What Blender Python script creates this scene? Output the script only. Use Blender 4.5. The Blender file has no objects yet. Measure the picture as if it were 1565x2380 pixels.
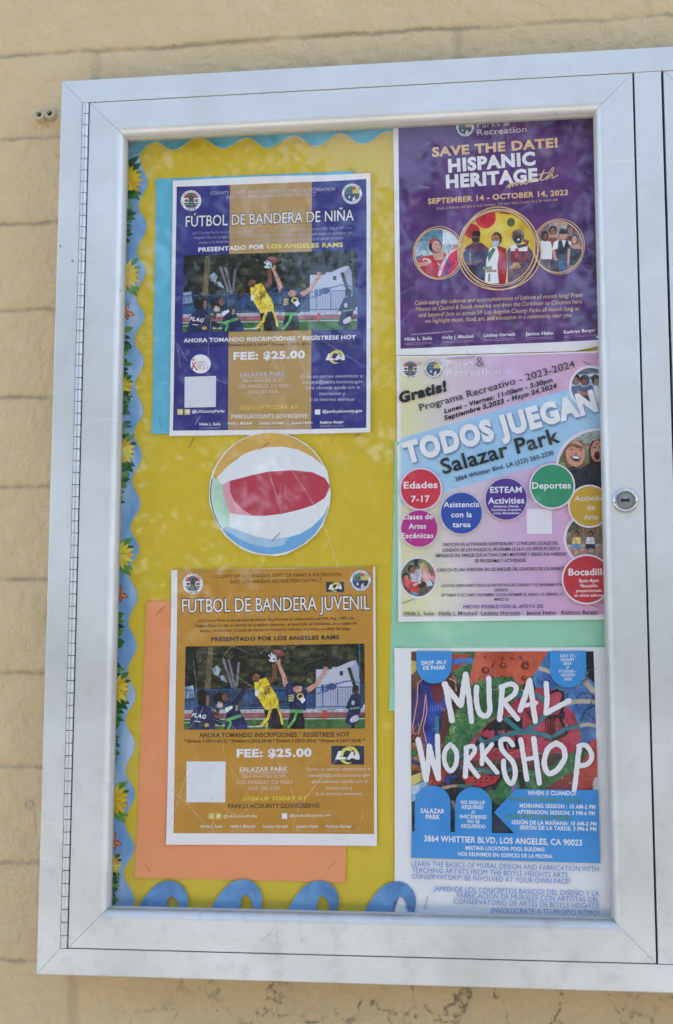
import bpy, bmesh, math, random
import numpy as np
from mathutils import Matrix, Vector
random.seed(7)
SC = bpy.context.scene
COL = SC.collection

# ------------------------------------------------------------------ camera, sky, sun, exposure
S = 0.5824                       # width of the case door, metres
ZB = 1.25                        # height of the door's lower edge above the ground
CXW, CZW, CDW = 0.7865, 0.4430, 2.4036
RX, RY, RZ = 0.1287, 0.1311, 0.0018
FPX = 3226.0
IMW, IMH = 1565.0, 2380.0
def _rot(rx, ry, rz):
    c, s = np.cos, np.sin
    X = np.array([[1,0,0],[0,c(rx),-s(rx)],[0,s(rx),c(rx)]])
    Y = np.array([[c(ry),0,s(ry)],[0,1,0],[-s(ry),0,c(ry)]])
    Z = np.array([[c(rz),-s(rz),0],[s(rz),c(rz),0],[0,0,1]])
    return Z @ Y @ X
_M = np.array([[1,0,0],[0,0,-1],[0,1,0]], float)
CR = _M @ _rot(RX, RY, RZ)
CAM = np.array([CXW*S, -CDW*S, ZB + CZW*S])
cam = bpy.data.cameras.new('camera'); cam_o = bpy.data.objects.new('camera', cam); COL.objects.link(cam_o)
mw = Matrix(CR.tolist()).to_4x4(); mw.translation = Vector(CAM.tolist()); cam_o.matrix_world = mw
cam.sensor_fit = 'HORIZONTAL'; cam.sensor_width = 36; cam.lens = FPX/IMW*36
cam.clip_start = 0.05; cam.clip_end = 400
cam.dof.use_dof = True; cam.dof.focus_distance = 1.425; cam.dof.aperture_fstop = 13.5      # focused on the papers; trees mirrored in the glass fall out of focus
SC.camera = cam_o

SUN_EL, SUN_AZ = math.radians(52), math.radians(25)       # azimuth from +Y (behind the wall) towards +X
world = bpy.data.worlds.new('World'); SC.world = world; world.use_nodes = True
wn = world.node_tree.nodes; wl = world.node_tree.links
sky = wn.new('ShaderNodeTexSky'); sky.sky_type = 'NISHITA'; sky.sun_disc = False
sky.sun_elevation = SUN_EL; sky.sun_rotation = SUN_AZ
sky.air_density = 1.0; sky.dust_density = 4.0; sky.ozone_density = 0.5
wn['Background'].inputs[1].default_value = 0.15
wl.new(sky.outputs[0], wn['Background'].inputs[0])
sl = bpy.data.lights.new('sun', 'SUN'); sl.energy = 4.0; sl.angle = math.radians(0.5); sl.color = (1, .95, .86)
sun_o = bpy.data.objects.new('sun', sl); COL.objects.link(sun_o)
sd = Vector((math.sin(SUN_AZ)*math.cos(SUN_EL), math.cos(SUN_AZ)*math.cos(SUN_EL), math.sin(SUN_EL)))
sun_o.rotation_euler = sd.to_track_quat('Z', 'Y').to_euler(); sun_o.location = (0, 5, 12)
SC.view_settings.view_transform = 'Standard'; SC.view_settings.look = 'None'
SC.view_settings.gamma = 1; SC.view_settings.use_curve_mapping = False
SC.view_settings.exposure = 2.05

# ------------------------------------------------------------------ helpers
def at(px, py, d):
    """measured photo point -> (X, Z) on the plane d metres behind the case's face"""
    v = CR @ np.array([(px - IMW/2)/FPX, -(py - IMH/2)/FPX, -1.0])
    t = (d - CAM[1])/v[1]
    return float(CAM[0] + v[0]*t), float(CAM[2] + v[2]*t)

def zf(x0, y0, w, out=1565.0):
    k = w/out*1565.0/2290.0; bx = x0*1565.0/2290.0; by = y0*1565.0/2290.0
    def f(x, y): return (bx + x*k, by + y*k)
    f.k = k
    return f
ID = lambda x, y: (x, y)
ID.k = 1.0

def lin(c):
    c = c/255.0
    return c/12.92 if c <= 0.04045 else ((c+0.055)/1.055)**2.4

MATS = {}
def N(nt, t, **kw):
    n = nt.nodes.new(t)
    for k, v in kw.items(): setattr(n, k, v)
    return n
def mixrgb(nt, fac, a, b, blend='MIX'):
    n = N(nt, 'ShaderNodeMix', data_type='RGBA', blend_type=blend)
    for i, v in ((0, fac), (6, a), (7, b)):
        if hasattr(v, 'links') or isinstance(v, bpy.types.NodeSocket): nt.links.new(v, n.inputs[i])
        else: n.inputs[i].default_value = v if i == 0 else (*v[:3], 1)
    return n.outputs[2]
def mth(nt, op, a, b=0.0, c=0.0, clamp=False):
    n = N(nt, 'ShaderNodeMath', operation=op, use_clamp=clamp)
    for i, v in enumerate((a, b, c)):
        if isinstance(v, bpy.types.NodeSocket): nt.links.new(v, n.inputs[i])
        else: n.inputs[i].default_value = v
    return n.outputs[0]
def ramp(nt, fac, stops):
    n = N(nt, 'ShaderNodeValToRGB')
    el = n.color_ramp.elements
    while len(el) < len(stops): el.new(0.5)
    for e, (p, c) in zip(el, stops):
        e.position = p; e.color = (*c, 1) if len(c) == 3 else c
    nt.links.new(fac, n.inputs[0]); return n.outputs[0]
def coords(nt, scale=(1,1,1), loc=(0,0,0)):
    g = N(nt, 'ShaderNodeNewGeometry')
    m = N(nt, 'ShaderNodeMapping'); m.inputs['Scale'].default_value = scale; m.inputs['Location'].default_value = loc
    nt.links.new(g.outputs['Position'], m.inputs[0]); return m.outputs[0]
def noise(nt, vec, scale, detail=3, rough=.5, dist=0):
    n = N(nt, 'ShaderNodeTexNoise'); n.inputs['Scale'].default_value = scale; n.inputs['Detail'].default_value = detail
    n.inputs['Roughness'].default_value = rough; n.inputs['Distortion'].default_value = dist
    nt.links.new(vec, n.inputs['Vector']); return n.outputs[0]
def newmat(name):
    m = bpy.data.materials.new(name); m.use_nodes = True
    nt = m.node_tree; return m, nt, nt.nodes['Principled BSDF']

def P(r, g=None, b=None, k=1.12, rough=.55, var=.10, spec=.35):
    """printed / coloured paper of the given (sRGB) colour with a faint mottled ink variation"""
    if g is None: g = b = r
    key = (r, g, b, k, rough, var)
    if key in MATS: return MATS[key]
    m, nt, p = newmat('paper_ink')
    base = (min(.92, lin(r)*k), min(.88, lin(g)*k), min(.88, lin(b)*k))
    v = coords(nt)
    n1 = noise(nt, v, 900, 2); n2 = noise(nt, v, 28, 4, .6)
    f = mth(nt, 'ADD', mth(nt, 'MULTIPLY', n1, .5), mth(nt, 'MULTIPLY', n2, .5))
    lo = tuple(c*(1-var*1.6) for c in base); hi = tuple(min(.9, c*(1+var*1.3)) for c in base)
    col = ramp(nt, f, [(.3, lo), (.7, hi)])
    nt.links.new(col, p.inputs['Base Color'])
    p.inputs['Roughness'].default_value = rough; p.inputs['Specular IOR Level'].default_value = spec
    MATS[key] = m; return m

def mottled(name, cols, scale=60, stretch=(1,1,1), detail=6, rough=.6, dist=0.4, lo=.36, hi=.64):
    if name in MATS: return MATS[name]
    m, nt, p = newmat(name)
    f = noise(nt, coords(nt, stretch), scale, detail, .65, dist)
    n = len(cols)
    col = ramp(nt, f, [(lo + (hi-lo)*i/(n-1), tuple(min(.86, 1.1*lin(c)) for c in q)) for i, q in enumerate(cols)])
    nt.links.new(col, p.inputs['Base Color']); p.inputs['Roughness'].default_value = rough
    p.inputs['Specular IOR Level'].default_value = .35
    MATS[name] = m; return m

def PH(r, g=None, b=None, **kw):
    """ink of a printed photograph: the colour broken into lighter and darker folds and grain"""
    if g is None: g = b = r
    key = ('ph', r, g, b)
    if key in MATS: return MATS[key]
    m, nt, p = newmat('photo_ink'); base = tuple(lin(q)*1.12 for q in (r, g, b)); v = coords(nt)
    f = mth(nt, 'ADD', mth(nt, 'MULTIPLY', noise(nt, coords(nt, (1.3, 1, .8)), 190, 4, .6, .8), .65), mth(nt, 'MULTIPLY', noise(nt, v, 620, 2, .6), .35))
    col = ramp(nt, f, [(.34, tuple(q*.5 for q in base)), (.50, base), (.66, tuple(min(.9, q*1.55+.008) for q in base))])
    nt.links.new(col, p.inputs['Base Color']); p.inputs['Roughness'].default_value = .5; p.inputs['Specular IOR Level'].default_value = .35
    MATS[key] = m; return m

def tag(o, label=None, cat=None, group=None, kind=None):
    if label: o['label'] = label
    if cat: o['category'] = cat
    if group: o['group'] = group
    if kind: o['kind'] = kind
    return o

def link(name, me, parent=None, origin=None):
    o = bpy.data.objects.new(name, me); COL.objects.link(o)
    if parent is not None: o.parent = parent
    if origin is not None: o.location = origin
    return o

def wpos(o):
    p = Vector((0,0,0))
    while o is not None:
        p = p + Vector(o.location); o = o.parent
    return p

class Solid:
    """collects solid geometry in world coordinates"""
    def __init__(s): s.v = []; s.f = []; s.m = []; s.sm = []; s.mats = []
    def mi(s, m):
        if m not in s.mats: s.mats.append(m)
        return s.mats.index(m)
    def add(s, vs, fs, m, smooth=False):
        b = len(s.v); s.v += [tuple(q) for q in vs]; k = s.mi(m)
        for f in fs: s.f.append(tuple(b+i for i in f)); s.m.append(k); s.sm.append(smooth)
    def box(s, x0, x1, y0, y1, z0, z1, m):
        vs = [(x,y,z) for x in (x0,x1) for y in (y0,y1) for z in (z0,z1)]
        s.add(vs, [(0,1,3,2),(4,6,7,5),(0,4,5,1),(2,3,7,6),(0,2,6,4),(1,5,7,3)], m)
    def lathe(s, cx, cz, prof, m, n=40, close=False, smooth=True):
        """profile [(radius, y)] turned about the Y axis through (cx, cz)"""
        vs = []; fs = []
        for r, y in prof:
            for i in range(n):
                a = 2*math.pi*i/n; vs.append((cx + r*math.cos(a), y, cz + r*math.sin(a)))
        for j in range(len(prof)-1):
            for i in range(n):
                fs.append((j*n+i, j*n+(i+1)%n, (j+1)*n+(i+1)%n, (j+1)*n+i))
        if close: fs.append(tuple((len(prof)-1)*n+i for i in range(n)))
        s.add(vs, fs, m, smooth)
    def build(s, name, parent=None, origin=None, fixn=True):
        me = bpy.data.meshes.new(name)
        org = Vector(origin) if origin is not None else Vector((0,0,0))
        base = org + (wpos(parent) if parent is not None else Vector((0,0,0)))
        me.from_pydata([tuple(Vector(q)-base) for q in s.v], [], s.f)
        for m in s.mats: me.materials.append(m)
        me.polygons.foreach_set('material_index', s.m); me.polygons.foreach_set('use_smooth', s.sm)
        if fixn:
            bm = bmesh.new(); bm.from_mesh(me); bmesh.ops.recalc_face_normals(bm, faces=bm.faces); bm.to_mesh(me); bm.free()
        me.update()
        return link(name, me, parent, org)

FONT = bpy.data.fonts.load('<builtin>')
_tc = {}
def text_geo(body, off, shear):
    key = (body, off, shear)
    if key in _tc: return _tc[key]
    c = bpy.data.curves.new('tmp_text', 'FONT'); c.font = FONT; c.body = body; c.size = 1
    c.offset = off; c.space_character = 1 + max(0, off)*2.2; c.shear = shear; c.resolution_u = 3; c.fill_mode = 'FRONT'
    o = bpy.data.objects.new('tmp_text', c); COL.objects.link(o)
    bpy.context.view_layer.update()
    ev = o.evaluated_get(bpy.context.evaluated_depsgraph_get()); me = ev.to_mesh()
    vs = np.empty(len(me.vertices)*3); me.vertices.foreach_get('co', vs); vs = vs.reshape(-1,3)[:, :2]
    fs = [tuple(p.vertices) for p in me.polygons]
    ev.to_mesh_clear(); bpy.data.objects.remove(o); bpy.data.curves.remove(c)
    _tc[key] = (vs, fs); return _tc[key]

def clip_poly(pts, cl):
    """Sutherland-Hodgman against a convex polygon (either winding)"""
    area = sum(cl[i][0]*cl[(i+1)%len(cl)][1]-cl[(i+1)%len(cl)][0]*cl[i][1] for i in range(len(cl)))
    sg = 1 if area > 0 else -1
    out = list(pts)
    for i in range(len(cl)):
        a, b = cl[i], cl[(i+1)%len(cl)]
        def side(p): return sg*((b[0]-a[0])*(p[1]-a[1])-(b[1]-a[1])*(p[0]-a[0]))
        inp = out; out = []
        for j in range(len(inp)):
            p, q = inp[j-1], inp[j]; sp, sq = side(p), side(q)
            if (sp >= 0) != (sq >= 0):
                t = sp/(sp-sq); out.append((p[0]+(q[0]-p[0])*t, p[1]+(q[1]-p[1])*t))
            if sq >= 0: out.append(q)
        if len(out) < 3: return []
    return out

LAY = 0.00004
class Sheet:
    """flat printed matter lying on the plane d metres behind the face; coordinates are photo measurements mapped by F"""
    def __init__(s, d, F=ID, bend=0.0, ph=0.0, lay0=0, thick=0.0, curl=()):
        s.curl = [(*at(x, y, d), a) for x, y, a in curl]
        s.d = d; s.F = F; s.bend = bend; s.ph = ph; s.lay = lay0; s.lay0 = lay0; s.bb = []; s.v = []; s.f = []; s.m = []; s.mats = []; s.clip = None; s.thick = thick
    def mi(s, m):
        if m not in s.mats: s.mats.append(m)
        return s.mats.index(m)
    def w(s, x, y): return at(*s.F(x, y), s.d)
    def raw(s, vs, fs, m, lay=None):
        if lay is None:
            # printed over whatever it overlaps, and no further forward than that
            x0 = min(q[0] for q in vs); x1 = max(q[0] for q in vs); z0 = min(q[1] for q in vs); z1 = max(q[1] for q in vs)
            lay = s.lay0
            for (a0, a1, c0, c1, l) in s.bb:
                if a0 < x1 and a1 > x0 and c0 < z1 and c1 > z0 and l > lay: lay = l
            lay += 1; s.bb.append((x0, x1, z0, z1, lay)); s.lay = max(s.lay, lay)
        b = len(s.v); k = s.mi(m)
        s.v += [(x, s.d - lay*LAY, z) for x, z in vs]
        for f in fs: s.f.append(tuple(b+i for i in f)); s.m.append(k)
    def poly(s, pts, m, lay=None):
        if s.clip: pts = clip_poly(pts, s.clip)
        if len(pts) < 3: return
        s.raw([s.w(*p) for p in pts], [tuple(range(len(pts)))], m, lay)
    def rect(s, x0, y0, x1, y1, m, lay=None): s.poly([(x0,y0),(x1,y0),(x1,y1),(x0,y1)], m, lay)
    @staticmethod
    def ell_pts(cx, cy, rx, ry=None, rot=0, n=40):
        ry = rx if ry is None else ry; c, q = math.cos(rot), math.sin(rot)
        return [(cx+rx*math.cos(a)*c-ry*math.sin(a)*q, cy+rx*math.cos(a)*q+ry*math.sin(a)*c) for a in (2*math.pi*i/n for i in range(n))]
    def ell(s, cx, cy, rx, ry=None, m=None, rot=0, n=32, lay=None): s.poly(s.ell_pts(cx,cy,rx,ry,rot,n), m, lay)
    def ring(s, cx, cy, rx, ry, wd, m, n=48, wob=0, lay=None):
        vs = []; fs = []
        for i in range(n):
            a = 2*math.pi*i/n; k = 1 + wob*math.sin(3*a+cx)
            vs.append(s.w(cx+rx*k*math.cos(a), cy+ry*k*math.sin(a))); vs.append(s.w(cx+(rx*k-wd)*math.cos(a), cy+(ry*k-wd)*math.sin(a)))
        for i in range(n): fs.append((2*i, 2*((i+1)%n), 2*((i+1)%n)+1, 2*i+1))
        s.raw(vs, fs, m, lay)
    def stroke(s, pts, wd, m, wd2=None, cap=True, jit=0.0, lay=None, sub=False):
        """a line of given width through the points, round ends"""
        if sub and len(pts) > 2:
            q = [pts[0]]
            for i in range(len(pts)-1):
                p0 = pts[max(i-1,0)]; p1 = pts[i]; p2 = pts[i+1]; p3 = pts[min(i+2,len(pts)-1)]
                for t in (.2,.4,.6,.8,1):
                    q.append(tuple(.5*((2*p1[k])+(-p0[k]+p2[k])*t+(2*p0[k]-5*p1[k]+4*p2[k]-p3[k])*t*t+(-p0[k]+3*p1[k]-3*p2[k]+p3[k])*t**3) for k in (0,1)))
            pts = q
        if jit:
            q = []
            for i in range(len(pts)-1):
                (xa,ya),(xb,yb) = pts[i], pts[i+1]; n = max(1, int(math.hypot(xb-xa, yb-ya)/(wd*.35)))
                for j in range(n): q.append((xa+(xb-xa)*j/n, ya+(yb-ya)*j/n))
            q.append(pts[-1]); pts = q
        n = len(pts); wd2 = wd if wd2 is None else wd2
        L = []; R = []
        for i in range(n):
            a = pts[max(i-1,0)]; b = pts[min(i+1,n-1)]; dx, dy = b[0]-a[0], b[1]-a[1]; l = math.hypot(dx,dy) or 1
            h = (wd+(wd2-wd)*i/max(1,n-1))/2; nx, ny = -dy/l, dx/l
            j1 = 1+random.uniform(-jit,jit); j2 = 1+random.uniform(-jit,jit)
            L.append((pts[i][0]+nx*h*j1, pts[i][1]+ny*h*j1)); R.append((pts[i][0]-nx*h*j2, pts[i][1]-ny*h*j2))
        def capp(i, h, dx, dy):
            a0 = math.atan2(dy, dx); return [(pts[i][0]+h*math.cos(a0+t), pts[i][1]+h*math.sin(a0+t)) for t in (math.pi/4, 0, -math.pi/4)]
        if s.clip:
            for i in range(n-1): s.poly([L[i],L[i+1],R[i+1],R[i]], m, lay)
            return
        vs = [s.w(*p) for p in L] + [s.w(*p) for p in R]
        fs = [(i, i+1, n+i+1, n+i) for i in range(n-1)]
        if cap and n > 1:
            e = capp(n-1, wd2/2, pts[-1][0]-pts[-2][0], pts[-1][1]-pts[-2][1]); b = len(vs); vs += [s.w(*p) for p in e]; fs.append((n-1, b, b+1, b+2, 2*n-1))
            e = capp(0, wd/2, pts[0][0]-pts[1][0], pts[0][1]-pts[1][1]); b = len(vs); vs += [s.w(*p) for p in e]; fs.append((n, b, b+1, b+2, 0))
        s.raw(vs, fs, m, lay)
    def text(s, body, x0, y0, x1, y1, cap, m, off=0.0, shear=0.0, lay=None, shift=(0,0), ital=0):
        vs, fs = text_geo(body, off, shear)
        if not len(vs): return
        b = np.array(s.w(x0+shift[0], y0+shift[1])); e = np.array(s.w(x1+shift[0], y1+shift[1]))
        ex = e-b; ln = np.linalg.norm(ex)
        up = np.array(s.w(x0+shift[0], y0+shift[1]-10)); ul = np.linalg.norm(up-b)/10
        n = np.array([-ex[1], ex[0]])/ln
        wdt = vs[:,0].max()-vs[:,0].min(); x_ = (vs[:,0]-vs[:,0].min())/wdt
        o_ = max(off, 0); p = b + x_[:,None]*ex + ((vs[:,1:2]+o_)/(0.682+2*o_)*cap*ul)*n
        s.raw([tuple(q) for q in p], fs, m, lay)
    def outlined(s, body, x0, y0, x1, y1, cap, m, mo, off=0.012, oo=.05):
        # the outline layer keeps the same advance widths, so widen it by the extra offset on both sides
        l = math.hypot(x1-x0, y1-y0); k = (oo-off)/0.682*cap
        ux, uy = (x1-x0)/l, (y1-y0)/l
        vs, _ = text_geo(body, off, 0); wdt = vs[:,0].max()-vs[:,0].min()
        kx = (oo-off)/wdt*l
        vx, vy = -uy*cap*(oo-off)/.682, ux*cap*(oo-off)/.682
        s.text(body, x0-ux*kx+vx, y0-uy*kx+vy, x1+ux*kx+vx, y1+uy*kx+vy, cap*(1+2*(oo-off)/.682), mo, off=oo)
        s.text(body, x0, y0, x1, y1, cap, m, off=off)
    def flush(s, name, parent):
        o = s.build(name, parent); s.v = []; s.f = []; s.m = []; s.mats = []; s.bb = []; return o
    def cloth(s, pts, m, dark, light, n=14, seed=1):
        """a printed garment: its outline plus darker and lighter fold strokes inside it"""
        s.poly(pts, m); rg = random.Random(seed); lay = s.bb[-1][4] if s.bb else s.lay
        x0 = min(q[0] for q in pts); x1 = max(q[0] for q in pts); y0 = min(q[1] for q in pts); y1 = max(q[1] for q in pts)
        def inside(x, y):
            c = False
            for (xa,ya),(xb,yb) in zip(pts, pts[1:]+pts[:1]):
                if (ya > y) != (yb > y) and x < (xb-xa)*(y-ya)/(yb-ya)+xa: c = not c
            return c
        k = 0
        for i in range(n*6):
            x, y = rg.uniform(x0,x1), rg.uniform(y0,y1); a = rg.choice((.9,1.3,1.9,2.4))+rg.uniform(-.3,.3); l = rg.uniform(.10,.26)*(y1-y0)
            q = (x+l*math.cos(a), y+l*math.sin(a)); mid = ((x+q[0])/2+rg.uniform(-5,5), (y+q[1])/2)
            if inside(x, y) and inside(*q) and inside(*mid):
                s.stroke([(x,y),mid,q], rg.uniform(6,15), dark if k % 3 else light, wd2=3, lay=lay+.2+k*.02, cap=False); k += 1
                if k >= n: break
    def build(s, name, parent=None, maxlen=0.010):
        me = bpy.data.meshes.new(name)
        bm = bmesh.new(); vv = [bm.verts.new(q) for q in s.v]
        for f, k in zip(s.f, s.m):
            try: q = bm.faces.new([vv[i] for i in f]); q.material_index = k
            except ValueError: pass
        if s.bend:
            bmesh.ops.triangulate(bm, faces=[f for f in bm.faces if len(f.verts) > 4])
            for _ in range(7):
                es = [e for e in bm.edges if e.calc_length() > maxlen]
                if not es: break
                bmesh.ops.subdivide_edges(bm, edges=es, cuts=1)
                bmesh.ops.triangulate(bm, faces=[f for f in bm.faces if len(f.verts) > 4])
            for v in bm.verts:
                x, z = v.co.x, v.co.z
                v.co.y -= s.bend*(.5+.5*math.sin(21*x+9*z+s.ph)*math.cos(13*z-5*x+s.ph*1.7))
                for cx_, cz_, a_ in s.curl:
                    q = 1 - math.hypot(x-cx_, z-cz_)/.055
                    if q > 0: v.co.y -= a_*q*q
        bm.normal_update()
        for f in bm.faces:
            if f.normal.y > 0: f.normal_flip()
        if s.thick:
            r = bmesh.ops.extrude_face_region(bm, geom=list(bm.faces))
            for v in [g for g in r['geom'] if isinstance(g, bmesh.types.BMVert)]: v.co.y -= s.thick
            bmesh.ops.recalc_face_normals(bm, faces=bm.faces)
        pts = [v.co.copy() for v in bm.verts]
        if parent is None:
            org = Vector((sum(p.x for p in pts)/len(pts), s.d, min(p.z for p in pts)))
        else: org = wpos(parent)
        for v in bm.verts: v.co -= org
        bm.to_mesh(me); bm.free()
        for m in s.mats: me.materials.append(m)
        return link(name, me, parent, org if parent is None else None)

# ------------------------------------------------------------------ ground and wall
WALL_Y_ = 0.058
def mat_ground(name, a, b):
    m, nt, p = newmat(name); v = coords(nt)
    f = noise(nt, v, 3, 6, .6); g = noise(nt, v, 90, 3)
    c = mixrgb(nt, f, a, b); c = mixrgb(nt, mth(nt,'MULTIPLY',g,.4), c, tuple(q*.6 for q in a))
    nt.links.new(c, p.inputs['Base Color']); p.inputs['Roughness'].default_value = .9; return m
g = Solid(); g.add([(-90,-90,0),(90,-90,0),(90,90,0),(-90,90,0)], [(0,1,2,3)], mat_ground('dark_lawn', (.016,.020,.011), (.030,.034,.019)))
tag(g.build('ground'), kind='structure')
g = Solid(); g.add([(-30,-5,.004),(30,-5,.004),(30,WALL_Y_,.004),(-30,WALL_Y_,.004)], [(0,1,2,3)], mat_ground('pavement', (.34,.31,.26), (.42,.385,.33)))
tag(g.build('pavement'), kind='structure')

WALL_Y = 0.058
JZ, JP = ZB + 1.3465*S, 0.1012
JX, JXP = -0.0135, 0.4124
def mat_wall():
    m, nt, p = newmat('painted_block'); v = coords(nt)
    sep = N(nt, 'ShaderNodeSeparateXYZ'); nt.links.new(v, sep.inputs[0]); X, Z = sep.outputs[0], sep.outputs[2]
    big = noise(nt, v, 4, 5, .6); med = noise(nt, v, 38, 5, .6); fine = noise(nt, v, 420, 3, .6)
    wob = mth(nt, 'MULTIPLY', mth(nt, 'SUBTRACT', noise(nt, coords(nt, (1,1,.5)), 22, 4, .6), .5), .010)
    wob2 = mth(nt, 'MULTIPLY', mth(nt, 'SUBTRACT', noise(nt, v, 160, 3, .6), .5), .004)
    zz = mth(nt, 'ADD', mth(nt, 'ADD', Z, wob), wob2)
    fz = mth(nt, 'FLOOR', mth(nt, 'DIVIDE', mth(nt, 'SUBTRACT', zz, JZ), JP))
    hd = mth(nt, 'PINGPONG', mth(nt, 'SUBTRACT', zz, JZ), JP/2)            # distance to a bed joint
    par = mth(nt, 'ABSOLUTE', mth(nt, 'MODULO', fz, 2.0))
    xx = mth(nt, 'ADD', mth(nt, 'SUBTRACT', X, JX), mth(nt, 'MULTIPLY', mth(nt, 'SUBTRACT', 1.0, par), JXP/2))
    vd = mth(nt, 'PINGPONG', mth(nt, 'ADD', xx, wob2), JXP/2)
    base = mixrgb(nt, big, (.685,.510,.275), (.765,.590,.335))
    base = mixrgb(nt, mth(nt, 'MULTIPLY', med, .6), base, (.52,.39,.225)); base = mixrgb(nt, mth(nt, 'MULTIPLY', fine, .45), base, (.46,.345,.20))
    # yellower, thicker paint just above each bed joint
    yb = ramp(nt, mth(nt, 'MODULO', mth(nt, 'ADD', mth(nt, 'SUBTRACT', zz, JZ), JP*40), JP), [(.0, (0,0,0)), (.004, (1,1,1)), (.010, (.6,.6,.6)), (.016, (0,0,0))])
    base = mixrgb(nt, mth(nt, 'MULTIPLY', yb, mth(nt, 'MULTIPLY', big, .55)), base, (.60,.45,.22))
    # dirt line in the joint
    dn = noise(nt, coords(nt, (1,1,1), (3,0,5)), 14, 4, .65)
    dm = ramp(nt, dn, [(.34, (0,0,0)), (.56, (1,1,1))])
    line = ramp(nt, hd, [(.0005, (1,1,1)), (.0016, (0,0,0))])
    soft = ramp(nt, hd, [(.002, (.10,.10,.10)), (.0075, (0,0,0))])
    base = mixrgb(nt, mth(nt, 'MULTIPLY', line, mth(nt, 'MULTIPLY_ADD', dm, .6, .12)), base, (.20,.155,.10))
    base = mixrgb(nt, mth(nt, 'MULTIPLY', soft, dm), base, (.30,.25,.17))
    vs_ = ramp(nt, vd, [(.003, (.40,.40,.40)), (.0075, (0,0,0))])
    base = mixrgb(nt, mth(nt, 'MULTIPLY', vs_, mth(nt, 'MULTIPLY_ADD', dm, .8, .2)), base, (.33,.27,.18))
    # pits and specks
    vo = N(nt, 'ShaderNodeTexVoronoi', feature='F1'); vo.inputs['Scale'].default_value = 55; nt.links.new(coords(nt, (1,1,1.3)), vo.inputs['Vector'])
    pit = ramp(nt, mth(nt, 'ADD', vo.outputs[0], mth(nt, 'MULTIPLY', noise(nt, v, 30, 2), .8)), [(.27, (1,1,1)), (.34, (0,0,0))])
    base = mixrgb(nt, mth(nt, 'MULTIPLY', pit, .75), base, (.13,.10,.075))
    # crazed, peeling paint below the case
    cv = N(nt, 'ShaderNodeTexVoronoi', feature='DISTANCE_TO_EDGE'); cv.inputs['Scale'].default_value = 16
    dv = N(nt, 'ShaderNodeVectorMath', operation='ADD'); nn = N(nt, 'ShaderNodeTexNoise'); nn.inputs['Scale'].default_value = 30; nn.inputs['Detail'].default_value = 5
    nt.links.new(v, nn.inputs['Vector'])
    sc_ = N(nt, 'ShaderNodeVectorMath', operation='SCALE'); sc_.inputs['Scale'].default_value = .07; nt.links.new(nn.outputs[1], sc_.inputs[0])
    nt.links.new(v, dv.inputs[0]); nt.links.new(sc_.outputs[0], dv.inputs[1]); nt.links.new(dv.outputs[0], cv.inputs['Vector'])
    crk = ramp(nt, cv.outputs[0], [(.012, (1,1,1)), (.05, (0,0,0))])
    low = ramp(nt, mth(nt, 'SUBTRACT', ZB-.02, Z), [(0, (0,0,0)), (.012, (1,1,1)), (.25, (.5,.5,.5))])
    lx = ramp(nt, mth(nt, 'ADD', X, .0), [(.0, (.12,.12,.12)), (.22, (1,1,1))])
    cn = ramp(nt, noise(nt, coords(nt, (1,1,1), (7,2,1)), 17, 4, .7), [(.40, (0,0,0)), (.54, (1,1,1))])
    brk = ramp(nt, noise(nt, coords(nt, (1,1,1), (2,6,4)), 130, 3, .6), [(.42, (0,0,0)), (.58, (1,1,1))])
    cm = mth(nt, 'MULTIPLY', mth(nt, 'MULTIPLY', mth(nt, 'MULTIPLY', crk, brk), low), mth(nt, 'MULTIPLY', cn, lx))
    base = mixrgb(nt, mth(nt, 'MULTIPLY', cm, .9), base, (.10,.085,.06))
    grime = mth(nt, 'MULTIPLY', mth(nt, 'MULTIPLY', low, lx), mth(nt, 'MULTIPLY', noise(nt, v, 9, 5, .7), .45))
    base = mixrgb(nt, grime, base, (.30,.25,.17))
    nt.links.new(base, p.inputs['Base Color']); p.inputs['Roughness'].default_value = .62; p.inputs['Specular IOR Level'].default_value = .35
    h = mth(nt, 'ADD', mth(nt, 'MULTIPLY', med, .9), mth(nt, 'MULTIPLY', fine, .22))
    h = mth(nt, 'SUBTRACT', h, mth(nt, 'MULTIPLY', pit, .5)); h = mth(nt, 'SUBTRACT', h, mth(nt, 'MULTIPLY', cm, .4))
    pk = ramp(nt, noise(nt, coords(nt, (1,1,.8)), 95, 3, .55), [(.40, (0,0,0)), (.52, (.55,.55,.55)), (.66, (1,1,1))]); h = mth(nt, 'ADD', h, mth(nt, 'MULTIPLY', pk, .50))
    b = N(nt, 'ShaderNodeBump'); b.inputs['Strength'].default_value = .72; b.inputs['Distance'].default_value = .0034
    nt.links.new(h, b.inputs['Height']); nt.links.new(b.outputs[0], p.inputs['Normal'])
    return m

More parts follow.
